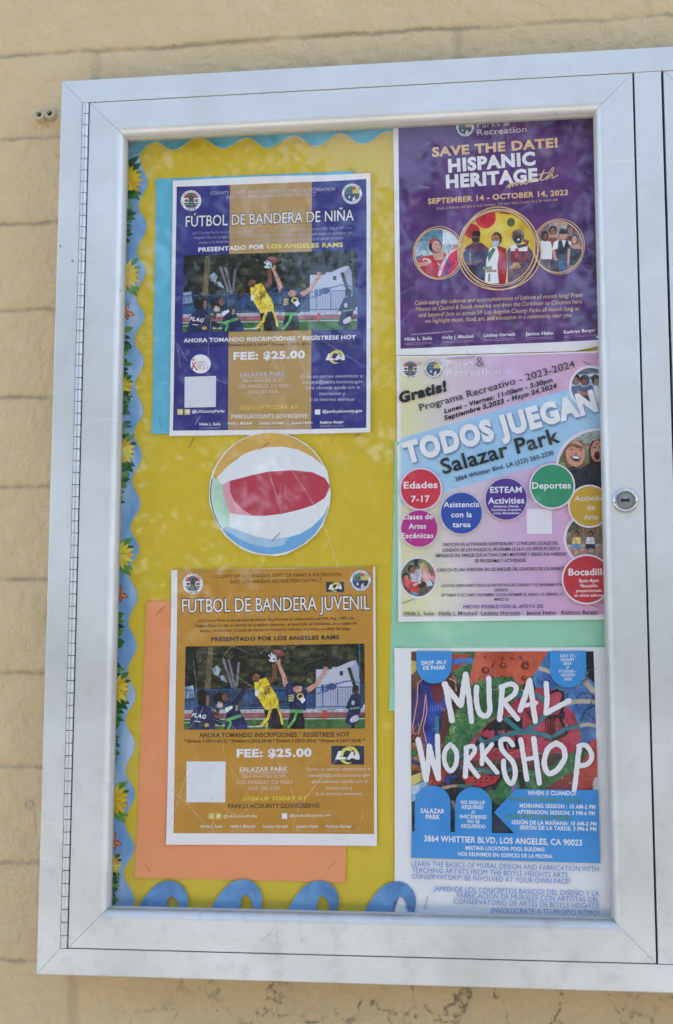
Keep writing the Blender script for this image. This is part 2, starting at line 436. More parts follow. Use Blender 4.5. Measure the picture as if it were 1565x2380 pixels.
def vnoise(x, y, seed):
    xi = np.floor(x).astype(np.int64); yi = np.floor(y).astype(np.int64); fx = x-xi; fy = y-yi
    def h(a, b):
        n = (a*374761393 + b*668265263 + seed*1442695041) & 0xffffffff
        n = ((n ^ (n >> 13))*1274126177) & 0xffffffff
        return ((n ^ (n >> 16)) & 0xffff)/65535.0
    u = fx*fx*(3-2*fx); w = fy*fy*(3-2*fy)
    return (h(xi,yi)*(1-u)+h(xi+1,yi)*u)*(1-w) + (h(xi,yi+1)*(1-u)+h(xi+1,yi+1)*u)*w
def build_wall():
    st = .0028
    x0, x1, z0, z1 = -.52, .92, .86, 2.52
    nx, nz = int((x1-x0)/st)+1, int((z1-z0)/st)+1
    xs = np.linspace(x0, x1, nx); zs = np.linspace(z0, z1, nz); X, Z = np.meshgrid(xs, zs)
    wz = Z + .006*(vnoise(X*18, Z*10, 3)-.5) + .002*(vnoise(X*120, Z*120, 4)-.5)
    k = np.floor((wz-JZ)/JP); hd = np.abs((wz-JZ)-np.round((wz-JZ)/JP)*JP)
    off = np.where(np.mod(k, 2) == 1, 0, JXP/2)
    xx = X-JX+off + .004*(vnoise(X*60, Z*60, 8)-.5); vd = np.abs(xx-np.round(xx/JXP)*JXP)
    gr = np.exp(-(hd/.0026)**2)*(.35+.9*vnoise(X*9, Z*9, 5)) + .8*np.exp(-(vd/.0050)**2)*(.3+.9*vnoise(X*11, Z*11, 6))
    dep = .0014*gr + .0024*(vnoise(X*23, Z*19, 1)-.5) + .0019*(vnoise(X*75, Z*60, 2)-.5) + .0010*(vnoise(X*170, Z*170, 7)-.5)
    # each block face sits a touch differently
    dep += .0012*((np.sin(k*12.9898)*43758.5453 + np.floor(xx/JXP)*.37) % 1 - .5)
    ed = np.minimum.reduce([X-x0, x1-X, Z-z0, z1-Z]); dep *= np.clip(ed/.03, 0, 1)
    V = np.stack([X, WALL_Y + np.maximum(dep, -.003) + .003*np.clip(ed/.03,0,1), Z], -1).reshape(-1, 3)
    i = np.arange(nx*nz).reshape(nz, nx)
    F = np.stack([i[:-1,:-1], i[:-1,1:], i[1:,1:], i[1:,:-1]], -1).reshape(-1, 4)
    n0 = len(V)
    X0, X1, Z0, Z1 = -7, 9, 0.0, 2.9
    ext = np.array([(X0,WALL_Y,Z0),(X1,WALL_Y,Z0),(X1,WALL_Y,Z1),(X0,WALL_Y,Z1),(x0,WALL_Y,z0),(x1,WALL_Y,z0),(x1,WALL_Y,z1),(x0,WALL_Y,z1),
                    (X0,WALL_Y+.25,Z0),(X1,WALL_Y+.25,Z0),(X1,WALL_Y+.25,Z1),(X0,WALL_Y+.25,Z1)])
    EF = [(0,1,5,4),(1,2,6,5),(2,3,7,6),(3,0,4,7),(9,8,11,10),(3,2,10,11),(0,3,11,8),(1,9,10,2)]
    me = bpy.data.meshes.new('block_wall')
    me.from_pydata(np.vstack([V, ext]).tolist(), [], F.tolist() + [tuple(n0+q for q in f) for f in EF])
    me.polygons.foreach_set('use_smooth', [True]*len(F)+[False]*len(EF))
    me.materials.append(mat_wall()); me.update()
    return tag(link('block_wall', me), 'cream painted block wall with thin mortar joints behind the notice case', 'wall', kind='thing')
build_wall()

# ------------------------------------------------------------------ the notice case
def mat_alu():
    m, nt, p = newmat('satin_white_aluminium'); v = coords(nt)
    n1 = noise(nt, v, 7, 5, .65); n2 = noise(nt, coords(nt, (1,1,1), (2,1,4)), 45, 5, .7)
    c = mixrgb(nt, ramp(nt, n1, [(.35, (0,0,0)), (.75, (1,1,1))]), (.745,.75,.75), (.64,.64,.62))
    sm = ramp(nt, n2, [(.52, (0,0,0)), (.74, (1,1,1))])
    sz = N(nt, 'ShaderNodeSeparateXYZ'); nt.links.new(v, sz.inputs[0])
    low_grime_tone = ramp(nt, mth(nt, 'DIVIDE', mth(nt, 'SUBTRACT', sz.outputs[2], ZB-.04), 1.0), [(0, (1,1,1)), (.10, (.75,.75,.75)), (.55, (.35,.35,.35)), (1, (.22,.22,.22))])
    c = mixrgb(nt, mth(nt, 'MULTIPLY', sm, mth(nt, 'MULTIPLY', low_grime_tone, .5)), c, (.38,.355,.32))
    toning_film = ramp(nt, noise(nt, coords(nt, (1,1,1), (5,5,2)), 3.2, 4, .6), [(.40, (0,0,0)), (.62, (1,1,1))])
    c = mixrgb(nt, mth(nt, 'MULTIPLY', toning_film, mth(nt, 'MULTIPLY', low_grime_tone, .85)), c, (.44,.44,.39))  # grime film, strengthened low down to paint the frame's dimmer reflection there
    gn = N(nt, 'ShaderNodeNewGeometry'); sn = N(nt, 'ShaderNodeSeparateXYZ'); nt.links.new(gn.outputs['True Normal'], sn.inputs[0])
    ledge = ramp(nt, sn.outputs[2], [(.30, (0,0,0)), (.95, (1,1,1))])          # dust lying on upward ledges
    c = mixrgb(nt, mth(nt, 'MULTIPLY', ledge, mth(nt, 'MULTIPLY_ADD', n2, .7, .35)), c, (.22,.21,.185))
    ws = N(nt, 'ShaderNodeTexNoise'); ws.inputs['Scale'].default_value = 30; ws.inputs['Detail'].default_value = 4; nt.links.new(coords(nt, (.25,1,3), (1,8,3)), ws.inputs['Vector'])
    wear = ramp(nt, ws.outputs[0], [(.66, (0,0,0)), (.72, (1,1,1))]); c = mixrgb(nt, mth(nt, 'MULTIPLY', wear, .35), c, (.84,.84,.82))
    vo = N(nt, 'ShaderNodeTexVoronoi', feature='F1'); vo.inputs['Scale'].default_value = 38; nt.links.new(v, vo.inputs['Vector'])
    sp = ramp(nt, mth(nt, 'ADD', vo.outputs[0], mth(nt, 'MULTIPLY', noise(nt, coords(nt,(1,1,1),(9,3,1)), 21, 2), .55)), [(.205, (1,1,1)), (.235, (0,0,0))])
    c = mixrgb(nt, mth(nt, 'MULTIPLY', sp, .7), c, (.16,.155,.15))
    nt.links.new(c, p.inputs['Base Color'])
    p.inputs['Metallic'].default_value = .4
    r = mth(nt, 'MULTIPLY_ADD', n2, .12, .38); nt.links.new(r, p.inputs['Roughness'])
    b = N(nt, 'ShaderNodeBump'); b.inputs['Strength'].default_value = .05; b.inputs['Distance'].default_value = .001
    nt.links.new(noise(nt, v, 60, 3), b.inputs['Height']); nt.links.new(b.outputs[0], p.inputs['Normal'])
    return m
ALU = mat_alu()
def plain(name, col, rough=.5, metal=0.0, spec=.5):
    m, nt, p = newmat(name); v = coords(nt)
    c = mixrgb(nt, noise(nt, v, 150, 3), tuple(q*.85 for q in col), tuple(min(1, q*1.1) for q in col))
    nt.links.new(c, p.inputs['Base Color']); p.inputs['Roughness'].default_value = rough; p.inputs['Metallic'].default_value = metal
    p.inputs['Specular IOR Level'].default_value = spec; return m
DARK = plain('dark_gap_fill', (.012,.012,.014), .8)  # near-black fill painting the shade inside gaps, slots and holes
GASKET = plain('glazing_bead', (.45,.44,.40), .5)
CHROME = plain('worn_chrome', (.62,.62,.61), .12, 1.0)
NICKEL = plain('dull_nickel', (.42,.42,.40), .38, 1.0)
STEEL = plain('staple_wire', (.22,.21,.20), .4, .8)
BOARD = plain('fibre_board', (.30,.22,.13), .9)
HINGE = plain('hinge_aluminium', (.60,.61,.615), .38, .6)

case = bpy.data.objects.new('notice_case', None); COL.objects.link(case); case.location = (0, WALL_Y, ZB - .0461*S)
tag(case, 'white aluminium wall notice case with hinged glazed doors full of flyers', 'notice board')

def rails(names, orect, irect, prof, parent, gap=.00022, skip=(), mats=None):
    """mitred frame members between an outer and an inner rectangle (x0,z0,x1,z1); prof = [(t 0..1, depth, smooth)]"""
    ox0,oz0,ox1,oz1 = orect; ix0,iz0,ix1,iz1 = irect
    C = [((ox0,oz0),(ix0,iz0)), ((ox1,oz0),(ix1,iz0)), ((ox1,oz1),(ix1,iz1)), ((ox0,oz1),(ix0,iz1))]
    res = []
    for side in range(4):                                   # bottom, right, top, left
        if side in skip: continue
        a, b = C[side], C[(side+1)%4]
        dx, dz = b[0][0]-a[0][0], b[0][1]-a[0][1]; l = math.hypot(dx,dz); ux, uz = dx/l, dz/l
        s = Solid(); A = []; B = []
        for t, y in prof:
            A.append((a[0][0]+(a[1][0]-a[0][0])*t + ux*gap, y, a[0][1]+(a[1][1]-a[0][1])*t + uz*gap))
            B.append((b[0][0]+(b[1][0]-b[0][0])*t - ux*gap, y, b[0][1]+(b[1][1]-b[0][1])*t - uz*gap))
        n = len(prof); vs = A+B
        for i in range(n):
            j = (i+1) % n
            sm = i in mats['smooth'] if mats else False
            s.add([vs[i], vs[j], vs[n+j], vs[n+i]], [(0,1,2,3)], (GASKET if mats and i in mats['bead'] else ALU), sm)
        s.add(vs, [tuple(range(n)), tuple(range(2*n-1, n-1, -1))], ALU)
        me_o = s.build(names[side], parent)
        bm = bmesh.new(); bm.from_mesh(me_o.data); bmesh.ops.remove_doubles(bm, verts=bm.verts, dist=1e-6)
        for e in bm.edges:
            if len(e.link_faces) == 2 and not (e.link_faces[0].smooth and e.link_faces[1].smooth): e.smooth = False
        bmesh.ops.recalc_face_normals(bm, faces=bm.faces); bm.to_mesh(me_o.data); bm.free()
        res.append(me_o)
    return res

DW, DH = S, 1.5383*S
RAIL = .0403
def door_profile():
    pr = [(.0, .021), (.0, .0007), (.0002/RAIL*1.6, .0002), (.0007/RAIL, .0), (.0298/RAIL, .0)]
    sm = set()
    for i in range(1, 9):
        a = math.pi/2*i/8; pr.append(((.0298+.0090*math.sin(a))/RAIL, .0090*(1-math.cos(a))))
    k = len(pr)
    sm = set(range(4, k-1))
    pr += [(.0390/RAIL, .0104), (.0402/RAIL, .0106), (1.0, .0114), (1.0, .0160), (.02/RAIL, .021)]
    return pr, {'smooth': sm, 'bead': {k, k+1, k+2}}
def mat_glass():
    m = bpy.data.materials.new('clear_acrylic'); m.use_nodes = True; nt = m.node_tree; nt.nodes.clear()
    out = N(nt, 'ShaderNodeOutputMaterial'); mx = N(nt, 'ShaderNodeMixShader'); tr = N(nt, 'ShaderNodeBsdfTransparent'); gl = N(nt, 'ShaderNodeBsdfGlossy')
    tr.inputs[0].default_value = (.985,.985,.985,1); gl.inputs['Roughness'].default_value = .018
    fr = N(nt, 'ShaderNodeFresnel'); gm = N(nt, 'ShaderNodeNewGeometry')      # same reflectance from both sides of each face of the pane
    nt.links.new(mth(nt, 'MULTIPLY_ADD', gm.outputs['Backfacing'], 1/1.5-1.5, 1.5), fr.inputs[0])
    b = N(nt, 'ShaderNodeBump'); b.inputs['Strength'].default_value = .10; b.inputs['Distance'].default_value = .0015
    nt.links.new(noise(nt, coords(nt), 11, 2), b.inputs['Height']); nt.links.new(b.outputs[0], gl.inputs['Normal'])
    nt.links.new(fr.outputs[0], mx.inputs[0]); nt.links.new(tr.outputs[0], mx.inputs[1]); nt.links.new(gl.outputs[0], mx.inputs[2]); nt.links.new(mx.outputs[0], out.inputs[0])
    return m
GLASS = mat_glass()
def make_door(x0):
    d = bpy.data.objects.new('door', None); COL.objects.link(d); d.parent = case
    d.location = Vector((x0, 0, ZB)) - wpos(case)
    pr, mm = door_profile()
    rails(['door_rail']*4, (x0, ZB, x0+DW, ZB+DH), (x0+RAIL, ZB+RAIL, x0+DW-RAIL, ZB+DH-RAIL), pr, d, mats=mm)
    s = Solid(); e = .0385; s.box(x0+e, x0+DW-e, .0122, .0150, ZB+e, ZB+DH-e, GLASS); s.build('glass_pane', d)
    return d
G = .0006
door = make_door(0.0)
X2 = S*1.0545
door2 = make_door(X2)
# outer frame
OX0, OX1 = -.0556*S, X2 + DW + .0556*S
OZ0, OZ1 = ZB - .0461*S, ZB + DH + .0459*S
BR = .0036; BX = -.0043
IX0 = BX - BR - .0002
pf = [(0,.0575), (0,.0008), (.02,.0002), (.045,.0), (.985,.0), (1,.0005), (1,.030), (.9,.0575)]
rails(['frame_rail']*4, (OX0,OZ0,OX1,OZ1), (IX0, ZB-G, X2+DW+.0075, ZB+DH+G), pf, case, gap=.0002)
s = Solid(); s.box(S+.0020, X2-.0026, .0, .0285, ZB+.0004-G, ZB+DH-.0004+G, ALU)
mull = s.build('mullion', case)
s = Solid()
for xa, xb in ((S-.002, S+.004), (X2-.005, X2+.002)): s.box(xa, xb, .0215, .0225, ZB+.001, ZB+DH-.001, DARK)  # added dark strips that paint the shade deep in the door gaps
s.box(-.001, S+.001, .0215, .0225, ZB-.0008, ZB+.002, DARK); s.box(-.001, S+.001, .0215, .0225, ZB+DH-.002, ZB+DH+.0008, DARK)
s.build('gap_shade_strip', case)
bv = mull.modifiers.new('bevel', 'BEVEL'); bv.width = .0005; bv.segments = 2
s = Solid(); s.box(IX0+.0004, X2+DW+.007, .0285, .0340, ZB-.0005, ZB+DH+.0005, BOARD); s.build('back_panel', case)
# piano hinge
s = Solid(); npitch = DH/70; z = ZB + DH - .0002; n = 14
for _k in range(70):
    za, zb = z-.00022, z-npitch+.00022; vs = []; fs = []
    ring_ = [(0.86, za), (1, za-.0003), (1, zb+.0003), (0.86, zb)]
    for k, q in ring_:
        for i in range(n): a = 2*math.pi*i/n; vs.append((BX+BR*k*math.cos(a), .0006+BR*k*math.sin(a), q))
    for j in range(3):
        s.add(vs[j*n:(j+2)*n], [(i, (i+1)%n, n+(i+1)%n, n+i) for i in range(n)], HINGE, True)
    s.add(vs, [tuple(range(n)), tuple(3*n+i for i in range(n))], HINGE)
    z -= npitch
s.box(BX-BR*.7, BX+BR*.7, .0009, .0016, ZB, ZB+DH-.0003, DARK)
s.box(BX-.0012, -.0004, .0042, .006, ZB, ZB+DH-.0003, DARK)
s.build('piano_hinge', case)
# lock
lx, lz = at(1454.5, 1163, -.003)
s = Solid()
s.lathe(lx, lz, [(.0131,.0), (.0131,-.0012), (.0124,-.0030), (.0108,-.0044), (.0094,-.0046), (.0090,-.0040), (.0088,-.0022)], CHROME, 48)
s.lathe(lx, lz, [(.0088,-.0022), (.0084,-.0022), (.0083,-.0036), (.0078,-.0040)], NICKEL, 48)
s.lathe(lx, lz, [(.0078,-.0040), (.0030,-.0041), (.0001,-.0041)], NICKEL, 48, smooth=False)
s.lathe(lx-.0006, lz+.0003, [(.0028,-.0041), (.0026,-.0047), (.0012,-.0050), (.0001,-.0050)], NICKEL, 24)
s.box(lx-.0058, lx+.0050, -.0053, -.0038, lz-.0014, lz+.0014, DARK)
s.box(lx-.0058, lx-.0046, -.0054, -.0037, lz-.0012, lz+.0012, NICKEL); s.box(lx+.0038, lx+.0050, -.0054, -.0037, lz-.0012, lz+.0012, NICKEL)
s.build('lock', door)

# scratches in the glass and scuffs on the rails
def mat_scratch():
    m, nt, p = newmat('acrylic_scratch')
    p.inputs['Base Color'].default_value = (.75,.75,.78,1); p.inputs['Alpha'].default_value = .34; p.inputs['Roughness'].default_value = .5
    nz_ = ramp(nt, noise(nt, coords(nt), 90, 3), [(.25, (.08,.08,.08)), (.7, (.42,.42,.42))]); nt.links.new(nz_, p.inputs['Alpha']); return m
SCR = mat_scratch()
ZA = zf(400,560,940); ZBf = zf(500,1040,840); ZP = zf(600,1440,660); ZC = zf(440,1900,900); ZD = zf(440,2450,900)
ZE = zf(1300,360,990); ZFf = zf(1300,850,990); ZH = zf(1300,1180,990); ZI = zf(1300,1650,990); ZJ = zf(1300,2150,990); ZK = zf(1300,2650,990)
ZN = zf(1390,2200,660)
def scr(F, pts, w=1.0):
    sh = Sheet(.0121, ID); sh.stroke([F(*p) for p in pts], w, SCR, cap=False, lay=random.randint(0,5), sub=len(pts) > 2); sh.build('scratch', door)
scr(ZP, [(925,365),(1110,655),(1190,820),(1310,1175)], 1.5); scr(ZP, [(745,390),(800,560),(850,735)], 1.6); scr(ZP, [(845,480),(835,600),(852,725)], .8)
scr(ZP, [(640,110),(700,160)], .9); scr(ZP, [(380,330),(470,250)], .9)
scr(ZD, [(400,215),(330,350),(290,470),(265,545),(215,650)], 1.3); scr(ZD, [(265,430),(330,480),(420,580),(520,675)], 1.3); scr(ZD, [(140,290),(265,430)], .9)
scr(ZD, [(470,260),(480,400),(500,560),(490,650)], .8); scr(ZD, [(560,130),(570,230),(720,470)], .8); scr(ZD, [(520,470),(560,520),(650,560),(720,500),(800,410)], .9)
scr(ZD, [(800,190),(880,250),(960,420),(1010,560)], .9); scr(ZD, [(1190,290),(1000,520),(985,660),(1150,540),(1270,590),(1195,660)], .8)
scr(ZD, [(1230,230),(1140,330),(1040,470)], 1.0); scr(ZD, [(1440,160),(1390,250)], .9); scr(ZD, [(1400,500),(1370,600),(1345,690)], .8); scr(ZD, [(1130,715),(1290,700)], .8)
scr(ZC, [(465,555),(515,565)], 1.4); scr(ZC, [(380,600),(400,890),(350,1010)], 1.0); scr(ZC, [(440,880),(370,1000)], 1.2); scr(ZC, [(550,590),(610,520),(700,560)], 1.0)
scr(ZC, [(560,650),(700,740),(860,840)], 1.0); scr(ZC, [(1090,440),(960,530)], .9); scr(ZC, [(480,940),(640,1010)], .9)
scr(ZBf, [(150,185),(210,270),(258,355)], 1.1); scr(ZBf, [(195,260),(210,390)], 1.0); scr(ZBf, [(375,425),(450,470),(515,497)], 1.2); scr(ZBf, [(385,400),(395,200),(410,60)], .8)
scr(ZBf, [(1040,170),(1160,250),(1380,385),(1420,400)], 1.0); scr(ZBf, [(1380,385),(1420,345)], 1.0); scr(ZBf, [(340,695),(305,755)], 1.3); scr(ZBf, [(1243,643),(1195,695)], 1.1)
scr(ZBf, [(820,280),(870,400)], .8); scr(ZBf, [(590,535),(780,640)], .8)
scr(ZE, [(210,218),(265,193)], 1.2); scr(ZE, [(195,432),(250,440)], 1.2); scr(ZFf, [(155,455),(390,437)], 2.6); scr(ZFf, [(80,410),(250,240)], .9); scr(ZFf, [(440,500),(470,570)], .8)
scr(ZH, [(560,250),(500,330)], .8); scr(ZI, [(640,150),(620,330)], .7); scr(ZK, [(100,190),(120,250),(90,320)], 1.0)
SCUFF = plain('scuffed_bare_metal', (.20,.20,.19), .6)
ZR = zf(0,2850,1150); ZR2 = zf(1150,2950,1140); ZT = zf(1150,0,1140)
def scf(F, pts, w=.8):
    sh = Sheet(-.00002, ID); sh.stroke([F(*p) for p in pts], w, SCUFF, cap=False, lay=1); sh.build('scuff_mark', door)
scf(ZR, [(1217,475),(1228,462),(1238,455),(1250,445),(1258,432)]); scf(ZR, [(1292,432),(1282,442),(1280,452),(1288,460),(1285,475)]); scf(ZR, [(1402,460),(1395,465),(1399,480)])
scf(ZR2, [(300,330),(308,334)], 1.6); scf(ZR2, [(252,382),(280,395)], .6); scf(ZR2, [(1505,182),(1498,205)]); scf(ZR2, [(1443,418),(1473,421)], .9); scf(ZR2, [(1530,260),(1560,280)], .5)
scf(ZT, [(1012,520),(1018,532)], 1.5); scf(ZT, [(1005,368),(1001,380)], .6)

# ------------------------------------------------------------------ papers inside the case
def mat_yellow():
    m, nt, p = newmat('yellow_poster_paper'); v = coords(nt)
    f = noise(nt, v, 6, 4, .6); g_ = noise(nt, v, 55, 5, .65); h = noise(nt, v, 700, 2)
    c = mixrgb(nt, f, (.73,.515,.026), (.80,.585,.036))
    c = mixrgb(nt, mth(nt, 'MULTIPLY', g_, .5), c, (.60,.46,.035)); c = mixrgb(nt, mth(nt, 'MULTIPLY', h, .22), c, (.48,.38,.03))
    nt.links.new(c, p.inputs['Base Color']); p.inputs['Roughness'].default_value = .6; p.inputs['Specular IOR Level'].default_value = .3
    return m
YEL = mat_yellow()
s = Sheet(.0280, ID, bend=.0006, ph=2.0)
s.poly([(225,235),(1450,175),(1500,2215),(190,2180)], YEL, 0)
tag(s.build('backing_paper'), 'mustard yellow paper lining the back of the case behind everything', 'paper')

WHITE = P(238,237,238, var=.03)
def colour_sheet(pts, m, d, label, bend=.0010, ph=0.):
    s = Sheet(d, ID, bend=bend, ph=ph, curl=[(x, y, .0016) for x, y in pts[:4]]); s.poly(pts, m, 0)
    return tag(s.build('paper_sheet'), label, 'paper', 'coloured backing sheets')
colour_sheet([(363,416),(822,398),(826,1004),(354,1009)], P(98,178,204, var=.05), .0274, 'sky blue paper sheet peeping out behind the navy and gold football flyer', ph=1.)
colour_sheet([(341,1398),(815,1392),(804,2052),(314,2040)], P(255,148,98, var=.03, k=1.14), .0274, 'orange paper sheet sticking out behind the gold football flyer', ph=2.)
colour_sheet([(919,1027),(1432,1012),(1440,1640),(905,1652)], P(150,205,172, var=.05), .0274, 'mint green paper sheet behind the two lower right flyers', ph=3.)

# --- floral border on the left
BSKY = None
def mat_border():
    m, nt, p = newmat('printed_sky_border'); v = coords(nt)
    f = noise(nt, coords(nt, (1.6,1,.55)), 26, 3, .5)
    c = ramp(nt, f, [(.30, (.13,.31,.62)), (.48, (.22,.42,.70)), (.62, (.40,.56,.78)), (.75, (.56,.67,.82))])
    nt.links.new(c, p.inputs['Base Color']); p.inputs['Roughness'].default_value = .45; return m
PV = [(340,372),(321,372-0),(343.8,422.9),(321.8,478),(341.9,525),(318.9,585.4),(338.8,632.6),(315.7,687.6),(335.9,734.8),(313.6,789.8),(334.9,839.6),(314.4,896.4),(333.3,956.6),(311,1006),(330.7,1058.8),(307.4,1116.4),(326.8,1171),(303.4,1226.5),(323.6,1276),(300.5,1331.3),(320.2,1386),(298.7,1446),(318.4,1500.7),(296,1561),(316.5,1616),(292.7,1673.6),(315.2,1731),(292.7,1791.5),(314.4,1846.5),(290.3,1909.4),(313,1972),(288,2030),(313,2092),(290,2150)]
def scallop(pv, n=9):
    out = []
    for (xa,ya),(xb,yb) in zip(pv, pv[1:]):
        for i in range(n):
            t = i/n; q = (1-math.cos(math.pi*t))/2; out.append((xa+(xb-xa)*q, ya+(yb-ya)*t))
    return out + [pv[-1]]
edge = [(300,310),(318,318)] + scallop([(327,345),(326,372)]+PV[2:], 9)
s = Sheet(.0270, ID, bend=.0005, ph=.5)
pale = P(150,175,190, var=.05)
left = [(268,310),(262,800),(248,1300),(236,1800),(226,2150)]
def strip(s, edge, m, lay, dx=0):
    # quads between the scalloped edge and a straight hidden edge
    vs = []; fs = []
    for x, y in edge:
        xl = 268 - (y-310)*.024
        vs.append(s.w(xl, y)); vs.append(s.w(x+dx, y))
    for i in range(len(edge)-1): fs.append((2*i, 2*i+1, 2*i+3, 2*i+2))
    s.raw(vs, fs, m, lay)
strip(s, edge[1:], pale, 0); strip(s, edge[1:], mat_border(), 1, -1.6)
border = tag(s.build('border_trim'), 'scalloped sky blue border strip with sunflowers and butterflies down the left side', 'border trim')
s = Sheet(.0270, ID, bend=.0005, ph=.5, lay0=3)
YP = [P(236,196,40), P(222,172,30), P(244,212,70)]; BRN = [P(176,98,36), P(196,120,40)]; GR = [P(58,116,46), P(38,92,42), P(92,146,60), P(30,76,44)]
xo = lambda y: 296-(y-327)*.0240
def leaf(x, y, l, w, ang, m):
    pts = []
    for i in range(9): t = i/8; pts.append((t*l, w*math.sin(math.pi*t**.8)*.5))
    for i in range(7,0,-1): t = i/8; pts.append((t*l, -w*math.sin(math.pi*t**.8)*.5))
    c, q = math.cos(ang), math.sin(ang); s.poly([(x+a*c-b*q, y+a*q+b*c) for a, b in pts], m)
def sunflower(y, sc=1.0, dx=0):
    x = xo(y)+1+dx; sc *= 1.08
    for a in (-70,-35,60,85): leaf(x+4, y+a*.25*sc, 34*sc, 15*sc, math.radians(a*.5), random.choice(GR))
    for a in range(-80, 90, 20): leaf(x, y, 30*sc, 10*sc, math.radians(a+9), random.choice(BRN))
    for a in range(-88, 95, 22): leaf(x, y, random.uniform(33,40)*sc, 11*sc, math.radians(a), random.choice(YP))
def leaves(y0, y1, n, sc=1.0):
    n = int(n*1.7)
    for i in range(n):
        y = y0+(y1-y0)*i/max(1,n-1); leaf(xo(y)+1, y, random.uniform(15,28)*sc, random.uniform(9,14)*sc, math.radians(random.uniform(-25,45)), random.choice(GR))
def butterfly(y):
    x = xo(y)+7; R1, R2 = P(168,58,44), P(224,140,70)
    leaf(x, y-2, 22, 13, math.radians(20), R1); leaf(x+2, y-1, 17, 8, math.radians(20), R2)
    leaf(x-2, y, 26, 9, math.radians(-72), R1); leaf(x-1, y-2, 20, 5, math.radians(-72), R2)
    leaf(x, y+2, 15, 10, math.radians(70), R1); leaf(x+1, y+4, 10, 5, math.radians(70), R2)
leaf(xo(385)-4, 388, 42, 15, math.radians(-38), GR[1])
sunflower(418); leaves(448, 505, 6); leaves(508, 560, 5, .7); sunflower(640); butterfly(728); leaves(770, 900, 8); sunflower(900, .7)
leaves(918, 955, 4); leaves(985, 1015, 4); sunflower(1050); leaves(1085, 1130, 5); leaves(1145, 1165, 2, .6); sunflower(1290); butterfly(1383)
leaves(1425, 1505, 6); leaves(1540, 1575, 3); sunflower(1602); leaves(1640, 1690, 5); leaves(1710, 1770, 5, .7); sunflower(1860, 1.1); butterfly(1958)
sunflower(2012, .7); leaves(2030, 2100, 6)
s.build('printed_flowers', border)

# --- blue wave border along the top
ZQ = zf(400,430,500); ZQ2 = zf(900,420,500)
low = [ZQ(160,320), ZQ(262,270), ZQ(310,205), ZQ(400,165), ZQ(590,252), ZQ(860,120), ZQ(1130,237), ZQ(1380,123), ZQ2(30,265), ZQ2(315,133), ZQ2(545,245), ZQ2(810,107), ZQ2(1040,218), ZQ2(1320,88), ZQ2(1374,98)]
e = low[:3] + [q for q in [low[3]]]
for (xa,ya),(xb,yb) in zip(low[3:], low[4:]):
    for i in range(1, 11):
        t = i/10; q = (1-math.cos(math.pi*t))/2; e.append((xa+(xb-xa)*t, ya+(yb-ya)*q))
s = Sheet(.0265, ID, bend=.0005, ph=3.1)
def tstrip(m, lay, dy=0):
    vs = []; fs = []
    for x, y in e: vs.append(s.w(x, 262-(x-300)*.03)); vs.append(s.w(x, y+dy))
    for i in range(len(e)-1): fs.append((2*i, 2*i+1, 2*i+3, 2*i+2))
    s.raw(vs, fs, m, lay)
tstrip(P(190,205,190, var=.05), 0); tstrip(mottled('teal_trim', [(70,140,160),(86,160,182),(104,178,206)], 18), 1, -1.4)
tag(s.build('border_trim'), 'teal blue wavy border strip along the top edge of the yellow paper', 'border trim')

# --- shared print elements
NAVY = P(52,50,124, var=.10); GOLD = P(182,148,92, var=.08); AMBER = P(190,138,52, var=.08)
LIL = P(196,190,208); INKW = P(232,232,238, var=.03); INK = P(28,27,32); YEG = P(232,208,92)
NAMES = ['Hilda L. Solis', 'Holly J. Mitchell', 'Lindsey Horvath', 'Janice Hahn', 'Kathryn Barger']
def arc_text(s, body, cx, cy, r, a0, a1, cap, m, inward=False, off=.02):
    n = len(body)
    for i, ch in enumerate(body):
        if ch == ' ': continue
        a = math.radians(a0+(a1-a0)*(i+.5)/n); w = abs(math.radians(a1-a0))*r/n*.42
        x, y = cx+r*math.cos(a), cy+r*math.sin(a); tx, ty = -math.sin(a), math.cos(a)
        if inward: tx, ty = -tx, -ty
        s.text(ch, x-tx*w, y-ty*w, x+tx*w, y+ty*w, cap, m, off=off, lay=s.lay)
